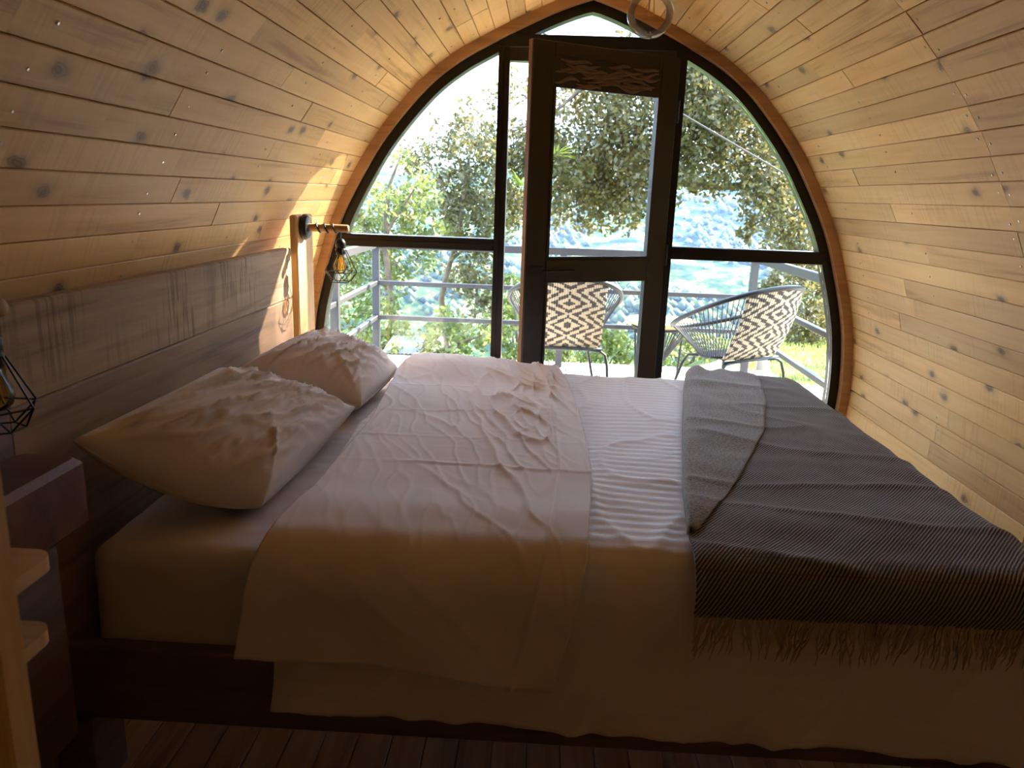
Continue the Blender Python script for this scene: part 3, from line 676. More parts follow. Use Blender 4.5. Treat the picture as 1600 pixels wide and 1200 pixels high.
# pillows
def pillow(name, corners, thk, seed, label, sag=.0):
    bn, bf, ff, fn_ = [Vector(c) for c in corners]           # back-near, back-far, front-far, front-near
    n = 84; nrm = ((bf - bn) + (ff - fn_)).cross((fn_ - bn) + (ff - bf)).normalized()
    if nrm.z < 0: nrm = -nrm
    top = []; bot = []
    for i in range(n):
        a = math.sin(math.pi / 2 * (-1 + 2 * i / (n - 1)))
        for j in range(n):
            b_ = math.sin(math.pi / 2 * (-1 + 2 * j / (n - 1)))
            # pull the sides in between the corners
            aa = a * (1 - .055 * (1 - b_ * b_)); bb = b_ * (1 - .045 * (1 - a * a)); u = (aa + 1) / 2; v = (bb + 1) / 2
            base = bn.lerp(bf, v).lerp(fn_.lerp(ff, v), u)
            base.z -= sag * ((1 - a * a) * b_ ** 4 + .6 * (1 - b_ * b_) * max(0, a) ** 4); e = max(0, (1 - a ** 2) * (1 - b_ ** 2)); e2 = max(0, 1 - max(abs(a), abs(b_)) ** 3)
            T = thk * (.75 * e ** .42 + .25 * e2 ** .5)
            # wrinkles radiating from corners and seams
            w = .0
            for (ca, cb) in ((-1, -1), (-1, 1), (1, -1), (1, 1)):
                r = math.hypot(a - ca, b_ - cb); an = math.atan2(b_ - cb, a - ca)
                w += .016 * ridge(an * 1.0, r * .25, 2.7, 1.2, seed + ca * 3.1 + cb * 7.7, 4) * smooth(1.35, .4, r) * smooth(.05, .45, r)
            w += .018 * ridge(a * .55 + .45 * b_ + .06 * fbm(a, b_, 2, 2, seed), a * .8 - b_ * .55 + .10 * fbm(a, b_, 1.5, 2, seed + 4), 1.1, 4.2, seed + 50, 4) + .012 * ridge(a * .3 + b_ * .5, a - b_ * .35 + .08 * fbm(a, b_, 2, 2, seed + 7), 1.5, 7.5, seed + 80, 5) + .007 * ridge(a * .4 + b_, b_ * .2 - a, 3.2, 8, seed + 60, 6) + .007 * fbm(a, b_, 1.6, 4, seed)
            edge = smooth(0, .42, 1 - max(abs(a), abs(b_)))
            top.append(base + nrm * (T + w * edge)); 
            lo = base - nrm * (T * .85 - .4 * w * edge)
            bot.append(lo)
    N2 = n * n; f = grid_faces(n, n); fs = f + [tuple(N2 + i for i in q[::-1]) for q in f]
    for i in range(n - 1):
        for a_, b2 in ((i * n, (i + 1) * n), ((i + 1) * n + n - 1, i * n + n - 1), ((i + 1), i), ((n - 1) * n + i, (n - 1) * n + i + 1)): fs.append((a_, b2, N2 + b2, N2 + a_))
    bv = [Vector((p.x, p.y, max(p.z, .606 + .0))) for p in bot]; tv = [Vector((p.x, p.y, max(p.z, .612))) for p in top]
    lim = -.996
    for vlist in (bv, tv):
        for p in vlist:
            p.x = lim + .012 * math.log(1 + math.exp(min(60, (p.x - lim) / .012)))
    o = MB().add(tv + bv, fs).build(name, M['pillow'], sm=True)
    return tag(o, label, 'pillow', 'pillows against the headboard')
p_far = pillow('pillow', [(-.935, 2.25, .815), (-.93, 2.93, .785), (-.575, 3.0, .655), (-.60, 2.46, .66)], .112, 3.7, sag=.03, label= 'plump beige pillow lying against the headboard beside the glazed end wall')
p_near = pillow('pillow', [(-.94, 1.43, .855), (-.905, 2.05, .865), (-.605, 2.40, .665), (-.645, 1.655, .632)], .105, 12.9, sag=.05, label= 'creased beige pillow with pointed corner ears at the open side of the bed')

# ---------------------------------------------------------------- bedside lamps
def lamp_post(y0, y1, ztop, label, name='lamp_post', mat=None, x1=-.985, x0=-1.06, z0=0):
    o = MB().box((x0 - x1, -(y1 - y0) / 2, z0), (0, (y1 - y0) / 2, ztop), .006).build(name, mat or M['pine_plain'], loc=(x1, (y0 + y1) / 2, 0))
    return tag(o, label, 'post')
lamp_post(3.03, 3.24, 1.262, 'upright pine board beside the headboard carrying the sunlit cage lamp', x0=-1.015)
lamp_post(1.16, 1.325, 1.262, 'upright board at the shaded end of the headboard behind the cage lamp', mat=M['dark'])  # dark wood colour stands in for the shadow on this post
def lamp(loc, label, arm=.19, rot=0):
    r = empty('wall_lamp', loc); tag(r, label, 'lamp', 'bedside cage lamps'); r.rotation_euler = (0, 0, rot)
    MB().lathe([(.045, 0), (.052, .006), (.052, .016), (.044, .026), (.020, .028)], (0, 0, 0), 28, 'x').build('backplate', M['black'], r, sm=False)
    a = MB().lathe([(.0145, .02), (.0155, .03), (.0155, arm - .004), (.0125, arm)], (0, 0, 0), 16, 'x').build('wooden_arm', M['trim'], r, sm=True)
    pts = []
    for k in range(60):
        t = k / 59; an = t * 2 * math.pi * 3.2; pts.append((.05 + (arm - .085) * t, .0185 * math.cos(an), .0185 * math.sin(an)))
    xs = arm - .035; pts += [(xs, .004, -.02), (xs, 0, -.035), (xs, 0, -.05)]
    MB().tube(pts, .003, 6).build('cord', M['cord'], r, sm=True)
    MB().lathe([(.008, -.040), (.014, -.045), (.021, -.056), (.021, -.073), (.019, -.075), (.019, -.080), (.021, -.082), (.021, -.100), (.017, -.106)][::-1], (xs, 0, 0), 20).build('socket', M['black'], r, sm=True)
    b = MB().lathe([(.012, -.104), (.014, -.112), (.020, -.125), (.028, -.142), (.030, -.155), (.026, -.170), (.016, -.180), (.004, -.183)][::-1], (xs, 0, 0), 20).build('bulb', M['amber'], r, sm=True)
    fmb = MB()
    for k in range(4): an = k * math.pi / 2; fmb.tube([(xs + .006 * math.cos(an), .006 * math.sin(an), -.115), (xs + .011 * math.cos(an + .4), .011 * math.sin(an + .4), -.165)], .0016, 5)
    fmb.build('filament', M['filament'], b)
    c = MB(); n = 6
    ring = lambda rad, z, ph: [(xs + rad * math.cos(2 * math.pi * (k + ph) / n), rad * math.sin(2 * math.pi * (k + ph) / n), z) for k in range(n)]
    A, B, C_ = ring(.022, -.085, 0), ring(.066, -.175, .0), ring(.040, -.215, .5)
    for k in range(n):
        c.tube([A[k], B[k]], .0018, 6).tube([B[k], B[(k + 1) % n]], .0018, 6).tube([B[k], C_[k]], .0018, 6).tube([B[(k + 1) % n], C_[k]], .0018, 6).tube([C_[k], C_[(k + 1) % n]], .0018, 6).tube([A[k], A[(k + 1) % n]], .0018, 6)
    c.build('wire_cage', M['black'], r)
    return r
lamp((-.985, 3.10, 1.213), 'black wire cage lamp on a wooden arm, in sunlight beside the glazed end wall')
lamp((-.985, 1.235, 1.155), 'black wire cage lamp at the shaded end of the headboard, above the red brown shelf', .078)

# pendant globe bulb
g = atY(1016, 22, 2.3); pend = tag(empty('pendant_bulb', (g.x, g.y, g.z)), 'large clear glass globe bulb hanging from the plank ceiling', 'light bulb')
MB().lathe([(.0635 * math.sin(a), -.0635 * math.cos(a)) for a in [.03 + (math.pi - .35) * k / 24 for k in range(25)]] + [(.018, .075), (.016, .095)], n=36).build('glass_globe', M['bulbglass'], pend, sm=True)
fmb = MB()
for k in range(3): an = k * 2.1; fmb.tube([(.006 * math.cos(an), .006 * math.sin(an), .07), (.010 * math.cos(an), .010 * math.sin(an), .0), (.004 * math.cos(an), .004 * math.sin(an), -.005)], .0012, 5)
fmb.build('filament', M['filament'], pend)
MB().lathe([(.020, .085), (.022, .095), (.022, .14), (.012, .152), (.004, .155)], n=20).build('socket', M['black'], pend, sm=True)
ztop = float(np.interp(abs(g.x - AX), ROWS[:, 0], ROWS[:, 1])) - g.z
MB().tube([(0, 0, .15), (0, 0, ztop + .002)], .003, 6).build('cord', M['cord'], pend)

# ---------------------------------------------------------------- shelves in the dim corner by the camera
ns = MB().box((-.0675, -.155, -.07), (.0675, .155, .07), .012).build('wall_shelf', M['red'], loc=(-.925, 1.17, .795))
tag(ns, 'thick red brown wooden bedside shelf block beside the shaded end of the headboard', 'shelf')
ns.location.x = -.917
MB().box((-.03, -.10, -.5), (.03, .10, -.07), .004).build('bracket', M['dark'], ns)
su = tag(empty('shelf_unit', (-.62, .8, 0)), 'open shelf unit with pale wood boards and a dark upright panel', 'shelf')
def sp(name, m, mat): o = m.build(name, mat, su); o.location = (.62, -.8, 0); return o
sp('side_panel', MB().box((-.72, .575, 0), (-.494, .60, 1.9)), plain('dark_green_panel', (.020, .022, .018), .6))
sp('edge_band', MB().box((-.494, .57, 0), (-.464, .605, 1.9), .003), M['pine_plain'])
def shelf_board(z, x1):
    r = .03; y0, y1 = .85, 1.0; x0 = -1.02; poly = [(x0, y0), (x1, y0)]
    poly = [(x0, y0)] + [(x1 - r + r * math.cos(a), y0 + r + r * math.sin(a)) for a in [-math.pi / 2 + math.pi / 2 * k / 6 for k in range(7)]] + [(x1 - r + r * math.cos(a), y1 - r + r * math.sin(a)) for a in [math.pi / 2 * k / 6 for k in range(7)]] + [(x0, y1)]
    n = len(poly); m = MB().add([(x, y, z) for x, y in poly] + [(x, y, z + .022) for x, y in poly], [tuple(range(n - 1, -1, -1)), tuple(range(n, 2 * n))] + [(i, (i + 1) % n, n + (i + 1) % n, n + i) for i in range(n)])
    sp('shelf_board', m, M['shelfw'])
shelf_board(.815, -.70); shelf_board(.695, -.715)
sp('back_upright', MB().box((-1.02, .84, 0), (-.98, 1.01, 1.0)), M['dark'])
sp('support', MB().box((-.98, .60, .60), (-.70, .85, .63)), M['dark'])

# ---------------------------------------------------------------- deck, railing
DKY = 6.62
deck = MB().box((-1.62, D + .06, -.16), (1.98, DKY, -.092)).build('deck', M['stump']); tag(deck, kind='structure')
k = 0; x = -1.6
while x < 1.93:
    MB().box((-.066, -(DKY - D - .06) / 2, -.03), (.066, (DKY - D - .06) / 2, 0), .003).build('deck_board', M['decking'], deck, loc=(x + .069, (DKY + D + .06) / 2, -.06)); x += .140
rail = tag(empty('deck_railing', (.16, 6.45, -.06)), 'dark metal railing with three horizontal bars around the wooden deck', 'railing')
def rp_(name, a, b_): o = MB().box(a, b_, .004).build(name, M['grey_metal'], rail); o.location = (-.16, -6.45, .06)
RX0, RX1, RY = -1.42, 1.745, 6.42
for px_ in (RX0, .16, RX1): rp_('post', (px_ - .03, RY - .025, -.059), (px_ + .03, RY + .025, .955))
rp_('post', (RX0 - .03, 5.10, -.059), (RX0 + .03, 5.16, .955)); rp_('post', (RX1 - .03, 4.4, -.059), (RX1 + .03, 4.46, .955))
for z, h in ((.925, .03), (.605, .018), (.31, .018)):
    rp_('rail', (RX0, RY - .02, z - h), (RX1, RY + .02, z + h)); rp_('rail', (RX0 - .02, D + .08, z - h), (RX0 + .02, RY, z + h)); rp_('rail', (RX1 - .02, D + .08, z - h), (RX1 + .02, RY, z + h))

# ---------------------------------------------------------------- woven lounge chairs and table
def rim_pt(th):     # closed egg-shaped rim, th = 0 front; chair faces +x
    x = .39 * math.cos(th); y = .375 * math.sin(th) * (1 - .10 * math.cos(th)); b_ = (1 - math.cos(th)) / 2
    z = .57 + .37 * b_ ** 1.1; x -= .06 * b_
    return Vector((x, y, z))
def base_pt(th):
    b_ = (1 - math.cos(th)) / 2
    return Vector((.16 * math.cos(th) - .02, .20 * math.sin(th), .43 + .03 * b_))
def lounge_chair(loc, rz, label):
    r = empty('lounge_chair', loc); r.rotation_euler = (0, 0, rz); tag(r, label, 'chair', 'woven lounge chairs on the deck')
    MB().tube([rim_pt(2 * math.pi * k / 64) for k in range(64)], .016, 8, True).build('rim', M['black'], r, sm=True)
    MB().tube([base_pt(2 * math.pi * k / 40) for k in range(40)], .010, 6, True).build('seat_ring', M['black'], r, sm=True)
    c = MB(); lim = math.radians(140)
    for k in range(-30, 31):
        th = k / 30 * lim; c.tube([rim_pt(th), base_pt(th * .98)], .0032, 5)
    for k in range(-9, 10):
        th0 = math.pi / 2; y = k / 10 * .19; xw = .155 * math.sqrt(max(0, 1 - (y / .2) ** 2)); c.tube([(-.02 - xw, y, .44), (-.02 + xw, y, .44)], .0032, 5)
    tag(c.build('cords', M['cord'], r), kind='stuff')
    # woven back panel between the rim and the seat ring
    vs = []; uv = []; nu, nv = 24, 16; t0 = math.radians(141)
    for i in range(nu):
        u = i / (nu - 1); th = t0 + (2 * math.pi - 2 * t0) * u; y = .255 * (1 - 2 * u)
        tp = rim_pt(th); bt = Vector((-.20 - .02 * math.cos((u - .5) * 3), y * .95, .455)); tp = Vector((tp.x, tp.y, tp.z))
        for j in range(nv):
            v = j / (nv - 1); p = bt.lerp(tp, v); p.x -= .03 * math.sin(math.pi * v); vs.append(p); uv.append((u, v))
    o = MB().add(vs, grid_faces(nu, nv)).build('woven_back', M['woven'], r, sm=True, uv=uv); thick(o, .008); tag(o, 'beige back panel with black woven diamonds')
    MB().tube([(-.225, -.25, .445), (-.225, .25, .445)], .011, 8).build('back_bar', M['black'], r, sm=True)
    for sx, xx in ((-1, -.225), (1, .17)):
        for sy in (-1, 1):
            pts = [(xx, sy * .16, .44), (xx + sx * .005, sy * .24, .435), (xx + sx * .015, sy * .275, .41), (xx + sx * .03, sy * .29, .34), (xx + sx * .075, sy * .31, .0)]
            if sx > 0: pts = [(xx - .1, sy * .15, .435), (xx, sy * .17, .42)] + [(xx + .02, sy * .2, .36), (xx + .09, sy * .28, 0)]
            MB().tube(pts, .0095, 8).build('leg', M['black'], r, sm=True)
            f = pts[-1]; MB().box((f[0] - .025, f[1] - .025, 0), (f[0] + .025, f[1] + .025, .03), .004).build('foot_block', M['shelfw'], r)
    return r
c1 = atY(880, 530, 5.0)
lounge_chair((c1.x, c1.y + .22, -.06), math.radians(92), 'black corded lounge chair with woven back turned to the glass door')
c2 = atY(1160, 552, 4.85)
lounge_chair((c2.x - .06, c2.y + .20, -.06), math.radians(124), 'black corded lounge chair angled towards the table, beside the railing corner')
tb_ = atY(1034, 500, 6.0)
tab = tag(empty('side_table', (tb_.x, tb_.y, -.06)), 'round wooden topped side table with black corded base between the lounge chairs', 'table')
zt = tb_.z + .06
MB().lathe([(.21, zt - .045), (.268, zt - .02), (.275, zt - .004), (.271, zt + .002)], n=40).build('table_top', M['bamboo'], tab, sm=False)
c = MB()
for k in range(44): an = 2 * math.pi * k / 44; c.tube([(.225 * math.cos(an), .225 * math.sin(an), zt - .05), (.05 * math.cos(an), .05 * math.sin(an), .19)], .004, 5)
tag(c.build('cords', M['cord'], tab), kind='stuff')
MB().tube([(.228 * math.cos(2 * math.pi * k / 40), .228 * math.sin(2 * math.pi * k / 40), zt - .052) for k in range(40)], .009, 6, True).build('upper_ring', M['black'], tab, sm=True)
MB().tube([(.05 * math.cos(2 * math.pi * k / 20), .05 * math.sin(2 * math.pi * k / 20), .19) for k in range(20)], .008, 6, True).build('lower_ring', M['black'], tab, sm=True)
for k in range(3):
    an = k * 2.094 + .5; MB().tube([(.225 * math.cos(an), .225 * math.sin(an), zt - .055), (.19 * math.cos(an), .19 * math.sin(an), 0)], .008, 8).build('leg', M['black'], tab, sm=True)

# ---------------------------------------------------------------- terrain
def ground_z(x, y):
    z = -.24
    edge = 6.6 + 1.8 * smooth(1.2, 2.4, x) + .25 * max(0, x - 4)
    k = max(0, y - min(edge, 14)); side = max(0, -1.7 - x)
    z -= .42 * k * smooth(0, 3, k) + .55 * side * smooth(0, 2, side)
    return z
def terrain(name, xs, ys, fz, mat):
    vs = [(x, y, fz(x, y)) for x in xs for y in ys]; o = MB().add(vs, grid_faces(len(xs), len(ys))).build(name, mat, sm=True); tag(o, kind='structure'); return o
terrain('ground_slope', np.linspace(-26, 26, 105), np.linspace(-3, 40, 87), lambda x, y: ground_z(x, y) + (.08 * fbm(x, y, .5, 3, 3) if (y > 8 or x < -2) else 0), M['soil'])
path = MB(); pxs = np.linspace(2.02, 7, 22); pys = np.linspace(2.0, 6.75, 22)
path.add([(x, y + .25 * math.sin(x * 1.3), ground_z(x, 4) + .03 + .008 * fbm(x, y, 6, 3, 2)) for x in pxs for y in pys], grid_faces(22, 22))
tag(path.build('gravel_path', M['gravel'], sm=True), kind='structure')
def valley_z(x, y):
    t = smooth(25, 560, y); rise = min(1, max(0, (y - 420) / 1350)) ** 1.15
    z = -14 - 150 * t + 225 * rise + 9 * fbm(x, y, .006, 5, 4.0) * smooth(80, 300, y) + 34 * fbm(x, y, .0016, 4, 9.0) * smooth(300, 900, y)
    return z
ys = np.concatenate([np.linspace(30, 300, 40), np.linspace(308, 1900, 200)])
terrain('valley', np.linspace(-1500, 1800, 260), ys, valley_z, M['valley'])
# woods and scattered farmhouses on the far slope
g = np.random.default_rng(21); vs = []; fs = []
HOUSES = []
for k in range(130):
    y = g.uniform(850, 1650); HOUSES.append((y * g.uniform(-.35, .45), y))
OCT = [(1, 0, 0), (0, 1, 0), (-1, 0, 0), (0, -1, 0), (0, 0, 1), (0, 0, -.6)]; OF = [(0, 1, 4), (1, 2, 4), (2, 3, 4), (3, 0, 4), (1, 0, 5), (2, 1, 5), (3, 2, 5), (0, 3, 5)]
for k in range(9000):
    y = 200 + 1500 * g.random() ** .8; x = y * g.uniform(-.42, .52)
    if any(abs(x - hx) < 13 and abs(y - hy) < 13 for hx, hy in HOUSES): continue
    if fbm(x, y, .004, 3, 30.0) < -.08 + .3 * (g.random() - .5): continue
    r = g.uniform(3.5, 8.5); z = valley_z(x, y); n = len(vs); h = r * g.uniform(.8, 1.3)
    vs += [(x + a * r * g.uniform(.8, 1.2), y + b2 * r, z + (c_ + .35) * h) for a, b2, c_ in OCT]; fs += [tuple(i + n for i in q) for q in OF]
tag(MB().add(vs, fs).build('hillside_woods', leafmat('far_woods', (.012, .028, .008), (.085, .115, .03), .1, .9), sm=True), 'hazy blue green woods covering the far valley slope', 'woods', kind='stuff')
vs = []; fs = []; vr = []; fr_ = []
for x, y in HOUSES:
    z = valley_z(x, y); w, d_, h = g.uniform(1.8, 3.2), g.uniform(1.8, 3), g.uniform(1.5, 2.6); n = len(vs)
    vs += [(x + sx * w, y + sy * d_, z + sz) for sz in (-2, h) for sy in (-1, 1) for sx in (-1, 1)]; fs += [tuple(i + n for i in q) for q in [(0, 2, 3, 1), (4, 5, 7, 6), (0, 1, 5, 4), (2, 6, 7, 3), (0, 4, 6, 2), (1, 3, 7, 5)]]
    n = len(vs); vs += [(x - w * 1.1, y - d_ * 1.1, z + h), (x + w * 1.1, y - d_ * 1.1, z + h), (x + w * 1.1, y + d_ * 1.1, z + h), (x - w * 1.1, y + d_ * 1.1, z + h), (x - w, y, z + h + 1.6), (x + w, y, z + h + 1.6)]; fs += [tuple(i + n for i in q) for q in [(0, 1, 5, 4), (2, 3, 4, 5), (1, 2, 5), (3, 0, 4)]]
tag(MB().add(vs, fs).build('far_farmhouses', leafmat('farmhouse_walls', (.75, .70, .62), (.55, .36, .28), .0, .9)), 'tiny pale farmhouses scattered over the far valley slope', 'houses', kind='stuff')
# blue haze filling the valley
hm, t_, b_, Nn, Ln = newmat('valley_haze'); t_.nodes.remove(b_)
vs_ = Nn('ShaderNodeVolumeScatter'); vs_.inputs['Color'].default_value = (.30, .48, 1.0, 1); vs_.inputs['Density'].default_value = .00010; vs_.inputs['Anisotropy'].default_value = .2
Ln(vs_.outputs[0], t_.nodes['Material Output'].inputs['Volume'])
hz = MB().box((-1600, 70, -320), (1900, 2000, 190)).build('haze', hm); tag(hz, kind='structure')

# ---------------------------------------------------------------- planting
def leaf_mesh(blobs, mat, size, name, parent, droop=.3, flat=.0, seed=1):
    """blobs: (center, (rx,ry,rz), count); returns one stuff part of diamond leaves"""
    g = np.random.default_rng(seed); C_, R_, = [], []
    for c, r, n in blobs:
        # clumps of leaves inside the blob, so that gaps stay open
        nc = max(4, n // 22); cc = g.normal(size=(nc, 3)); cc /= np.linalg.norm(cc, axis=1)[:, None]; cc *= (g.random((nc, 1)) ** .45)
        w = g.integers(0, nc, n); p = cc[w] * np.array(r) + g.normal(size=(n, 3)) * np.array(r).mean() * .13
        C_.append(p + np.array(c))
    P = np.concatenate(C_); n = len(P)
    a = g.normal(size=(n, 3)); a[:, 2] -= droop; a /= np.linalg.norm(a, axis=1)[:, None]
    b = np.cross(a, g.normal(size=(n, 3))); b /= np.linalg.norm(b, axis=1)[:, None]; nn = np.cross(a, b)
    s = size * g.uniform(.6, 1.25, (n, 1)); wd = .26
    v = np.stack([P - a * s * .5, P + b * s * wd - nn * s * .05, P + a * s * .5, P - b * s * wd - nn * s * .05], 1).reshape(-1, 3)
    me = bpy.data.meshes.new(name); me.vertices.add(4 * n); me.vertices.foreach_set('co', v.ravel().astype(np.float32))
    me.loops.add(4 * n); me.loops.foreach_set('vertex_index', np.arange(4 * n, dtype=np.int32)); me.polygons.add(n)
    me.polygons.foreach_set('loop_start', np.arange(0, 4 * n, 4, dtype=np.int32)); me.update(calc_edges=True); me.validate()
    me.materials.append(mat); o = bpy.data.objects.new(name, me); COL.objects.link(o); o.parent = parent; o['kind'] = 'stuff'; return o
def pb_(px, py, r, Y, dens=1.0, dz=1.0, leaf=.09):
    c = atY(px, py, Y); rr = r * Y / F_PX; n = int(1.05 * dens * math.pi * r * r / (.26 * (leaf * F_PX / Y) ** 2) * 1.5)
    return (tuple(c), (rr, max(rr, .5) * 1.1, rr), max(12, n))
def tree(name, label, base, limbs, blobs, mat, leaf, seed, group=None, twig=.012, trunk_r=.12, rel=True, cat='tree', droop=.3):
    r = tag(empty(name, base), label, cat, group); B = Vector(base)
    def rl(o): o.location = -B; return o
    rl(leaf_mesh(blobs, mat, leaf, 'foliage', r, droop, 0, seed))
    if limbs:
        allp = []
        for i, (pts, r0_, r1_) in enumerate(limbs):
            P = [Vector(p) for p in pts]; Q = []
            for a in range(len(P) - 1):
                for k in range(6):
                    q = P[a].lerp(P[a + 1], k / 6); q += Vector((mnoise.noise((q.x * 1.1, q.y, q.z + i)), 0, mnoise.noise((q.z * 1.1, q.x, q.y + 9 + i)))) * .07 * (0 if (a == 0 and k == 0) else 1); Q.append(q)
            Q.append(P[-1]); allp += Q
            rl(MB().tube(Q, [lerp(r0_, r1_, k / (len(Q) - 1)) for k in range(len(Q))], 8).build('trunk' if i == 0 else 'branch', M['bark'], r, sm=True))
        tw = MB(); g = random.Random(seed)
        for c, rr, n in blobs:
            c = Vector(c); p = min(allp, key=lambda q: (q - c).length)
            mid = p.lerp(c, .5) + Vector((g.uniform(-.1, .1), g.uniform(-.1, .1), g.uniform(-.02, .15)))
            tw.tube([p, mid, c], [twig, twig * .7, twig * .4], 5)
            for k in range(4):
                e = c + Vector((g.uniform(-1, 1) * rr[0], g.uniform(-1, 1) * rr[1], g.uniform(-1, 1) * rr[2])) * .85; tw.tube([mid.lerp(c, g.random()), c.lerp(e, .5) + Vector((0, 0, .03)), e], [twig * .5, twig * .35, twig * .2], 4)
        o = rl(tw.build('twigs', M['bark'], r)); o['kind'] = 'stuff'
    return r
Yb = 11.0
A = lambda x, y, Y=Yb: tuple(atY(x, y, Y))
big = [(800, 150, 34, .5), (795, 235, 46, 1), (795, 320, 42, 1), (880, 135, 34, .35), (955, 112, 40, .45), (1005, 150, 42, .9), (990, 210, 55, 1), (930, 225, 46, .9), (880, 262, 44, 1), (950, 275, 52, 1), (890, 312, 38, .9), (955, 315, 42, .9), (1010, 285, 45, 1), (868, 205, 28, .7), (930, 342, 16, .6), (985, 338, 18, .6),
       (1090, 125, 46, 1), (1130, 160, 46, 1), (1085, 195, 48, .9), (1150, 215, 50, .9), (1100, 250, 40, .8), (1060, 255, 38, .8), (1180, 262, 34, .9), (1200, 315, 42, 1), (1232, 350, 42, 1), (1160, 345, 22, .6), (1252, 390, 38, 1), (1230, 295, 28, .9), (1085, 285, 22, .5), (1262, 440, 42, 1), (1222, 452, 32, .8), (1272, 492, 38, 1), (1245, 522, 22, .8),
       (1120, 110, 40, 1), (1160, 165, 36, 1), (1075, 155, 40, 1), (1200, 270, 36, 1), (915, 180, 36, .7), (840, 240, 40, 1), (960, 160, 40, .8), (1130, 255, 40, .9), (1060, 210, 36, 1), (1060, 50, 26, .4), (985, 35, 26, .10), (860, 160, 22, .3), (1040, 110, 40, .7), (1010, 245, 30, 1), (1205, 215, 30, .8), (1080, 75, 24, .5)]
blobs = [pb_(x, y, r * 1.15, Yb + rnd.uniform(-.7, .9), d * 2.6) for x, y, r, d in big]
# upper crown, above what the window shows; it keeps the sun off the bed
for k in range(9):
    blobs.append(((7.98 + .80 * (k % 3), 11.0 + rnd.uniform(-.3, .3), 6.65 + .75 * (k // 3)), (.66, .7, .62), 2600))
TB = (7.6, 11.2, ground_z(7.6, 11.2))
tree('oak_tree', 'large olive leaved tree reaching long branches across the glazed end wall', TB,
     [([TB, (7.5, 11.2, 1.5), (7.5, 11.1, 3.4), (7.9, 11.0, 5.6), (8.3, 11.0, 7.4)], .26, .06),
      ([(7.5, 11.2, 1.9), (5.6, 11.1, 1.7), A(1300, 300), A(1190, 285), A(1100, 291), A(1045, 286), A(960, 300), A(885, 325)], .085, .012),
      ([(7.5, 11.1, 3.3), (5.6, 11.1, 3.1), A(1250, 190), A(1120, 150), A(1010, 142), A(920, 138), A(862, 172), A(800, 205)], .075, .010),
      ([(7.5, 11.1, 3.0), (5.5, 11.1, 2.4), A(1230, 260), A(1150, 225), A(1060, 235), A(960, 245), A(860, 255)], .06, .010),
      ([(7.5, 11.2, 1.2), (5.7, 11.2, .9), A(1280, 400), A(1250, 440), A(1235, 500)], .05, .010),
      ([(7.8, 11.0, 5.2), (7.5, 10.9, 6.6), (7.3, 10.8, 7.6)], .06, .015)], blobs, M['leaf_olive'], .085, 3, twig=.012)
# slimmer trees left of the door
Yl = 9.6
left1 = [(742, 190, 38, .5), (700, 232, 42, .7), (752, 250, 42, .9), (660, 262, 40, .7), (722, 300, 46, 1), (760, 335, 36, 1), (690, 330, 30, .8), (745, 385, 34, 1), (735, 430, 40, .9), (765, 450, 30, .9), (752, 485, 26, .6), (705, 370, 32, .9)]
TB = (atY(700, 560, Yl + .6).x, Yl + .6, ground_z(-1.1, Yl + .6))
tree('slender_tree', 'dark leaved slender tree standing next to the door side post', TB, [([TB, A(690, 470, Yl + .3), A(705, 400, Yl), A(725, 300, Yl), A(740, 210, Yl)], .05, .012), ([A(703, 410, Yl), A(740, 380, Yl), A(760, 340, Yl)], .022, .008), ([A(715, 340, Yl), A(690, 290, Yl), A(665, 255, Yl)], .02, .006)],
     [pb_(x, y, r, Yl + rnd.uniform(-.4, .6), d * 2.2, leaf=.075) for x, y, r, d in left1], M['leaf_olive'], .072, 5, twig=.007)
left2 = [(640, 312, 40, .8), (600, 302, 34, .7), (588, 352, 36, .9), (650, 352, 42, .9), (560, 335, 28, .7), (560, 400, 42, 1), (612, 412, 40, .9), (660, 405, 30, .7), (545, 455, 38, 1), (600, 470, 36, .8), (560, 505, 38, 1), (628, 250, 30, .35), (655, 300, 30, .5), (690, 350, 22, .6)]
Y2 = 7.9
TB = (atY(618, 560, Y2).x, Y2, ground_z(-1.6, Y2))
tree('young_tree', 'light green young tree with thin trunk behind the railing corner post', TB, [([TB, A(612, 460, Y2), A(602, 390, Y2), A(606, 300, Y2), A(625, 240, Y2)], .045, .010), ([A(603, 400, Y2), A(570, 350, Y2), A(556, 320, Y2)], .02, .006), ([A(604, 370, Y2), A(640, 320, Y2), A(660, 290, Y2)], .02, .006)],
     [pb_(x, y, r, Y2 + rnd.uniform(-.4, .6), d * 2.0, leaf=.07) for x, y, r, d in left2], M['leaf_green'], .066, 8, twig=.006)
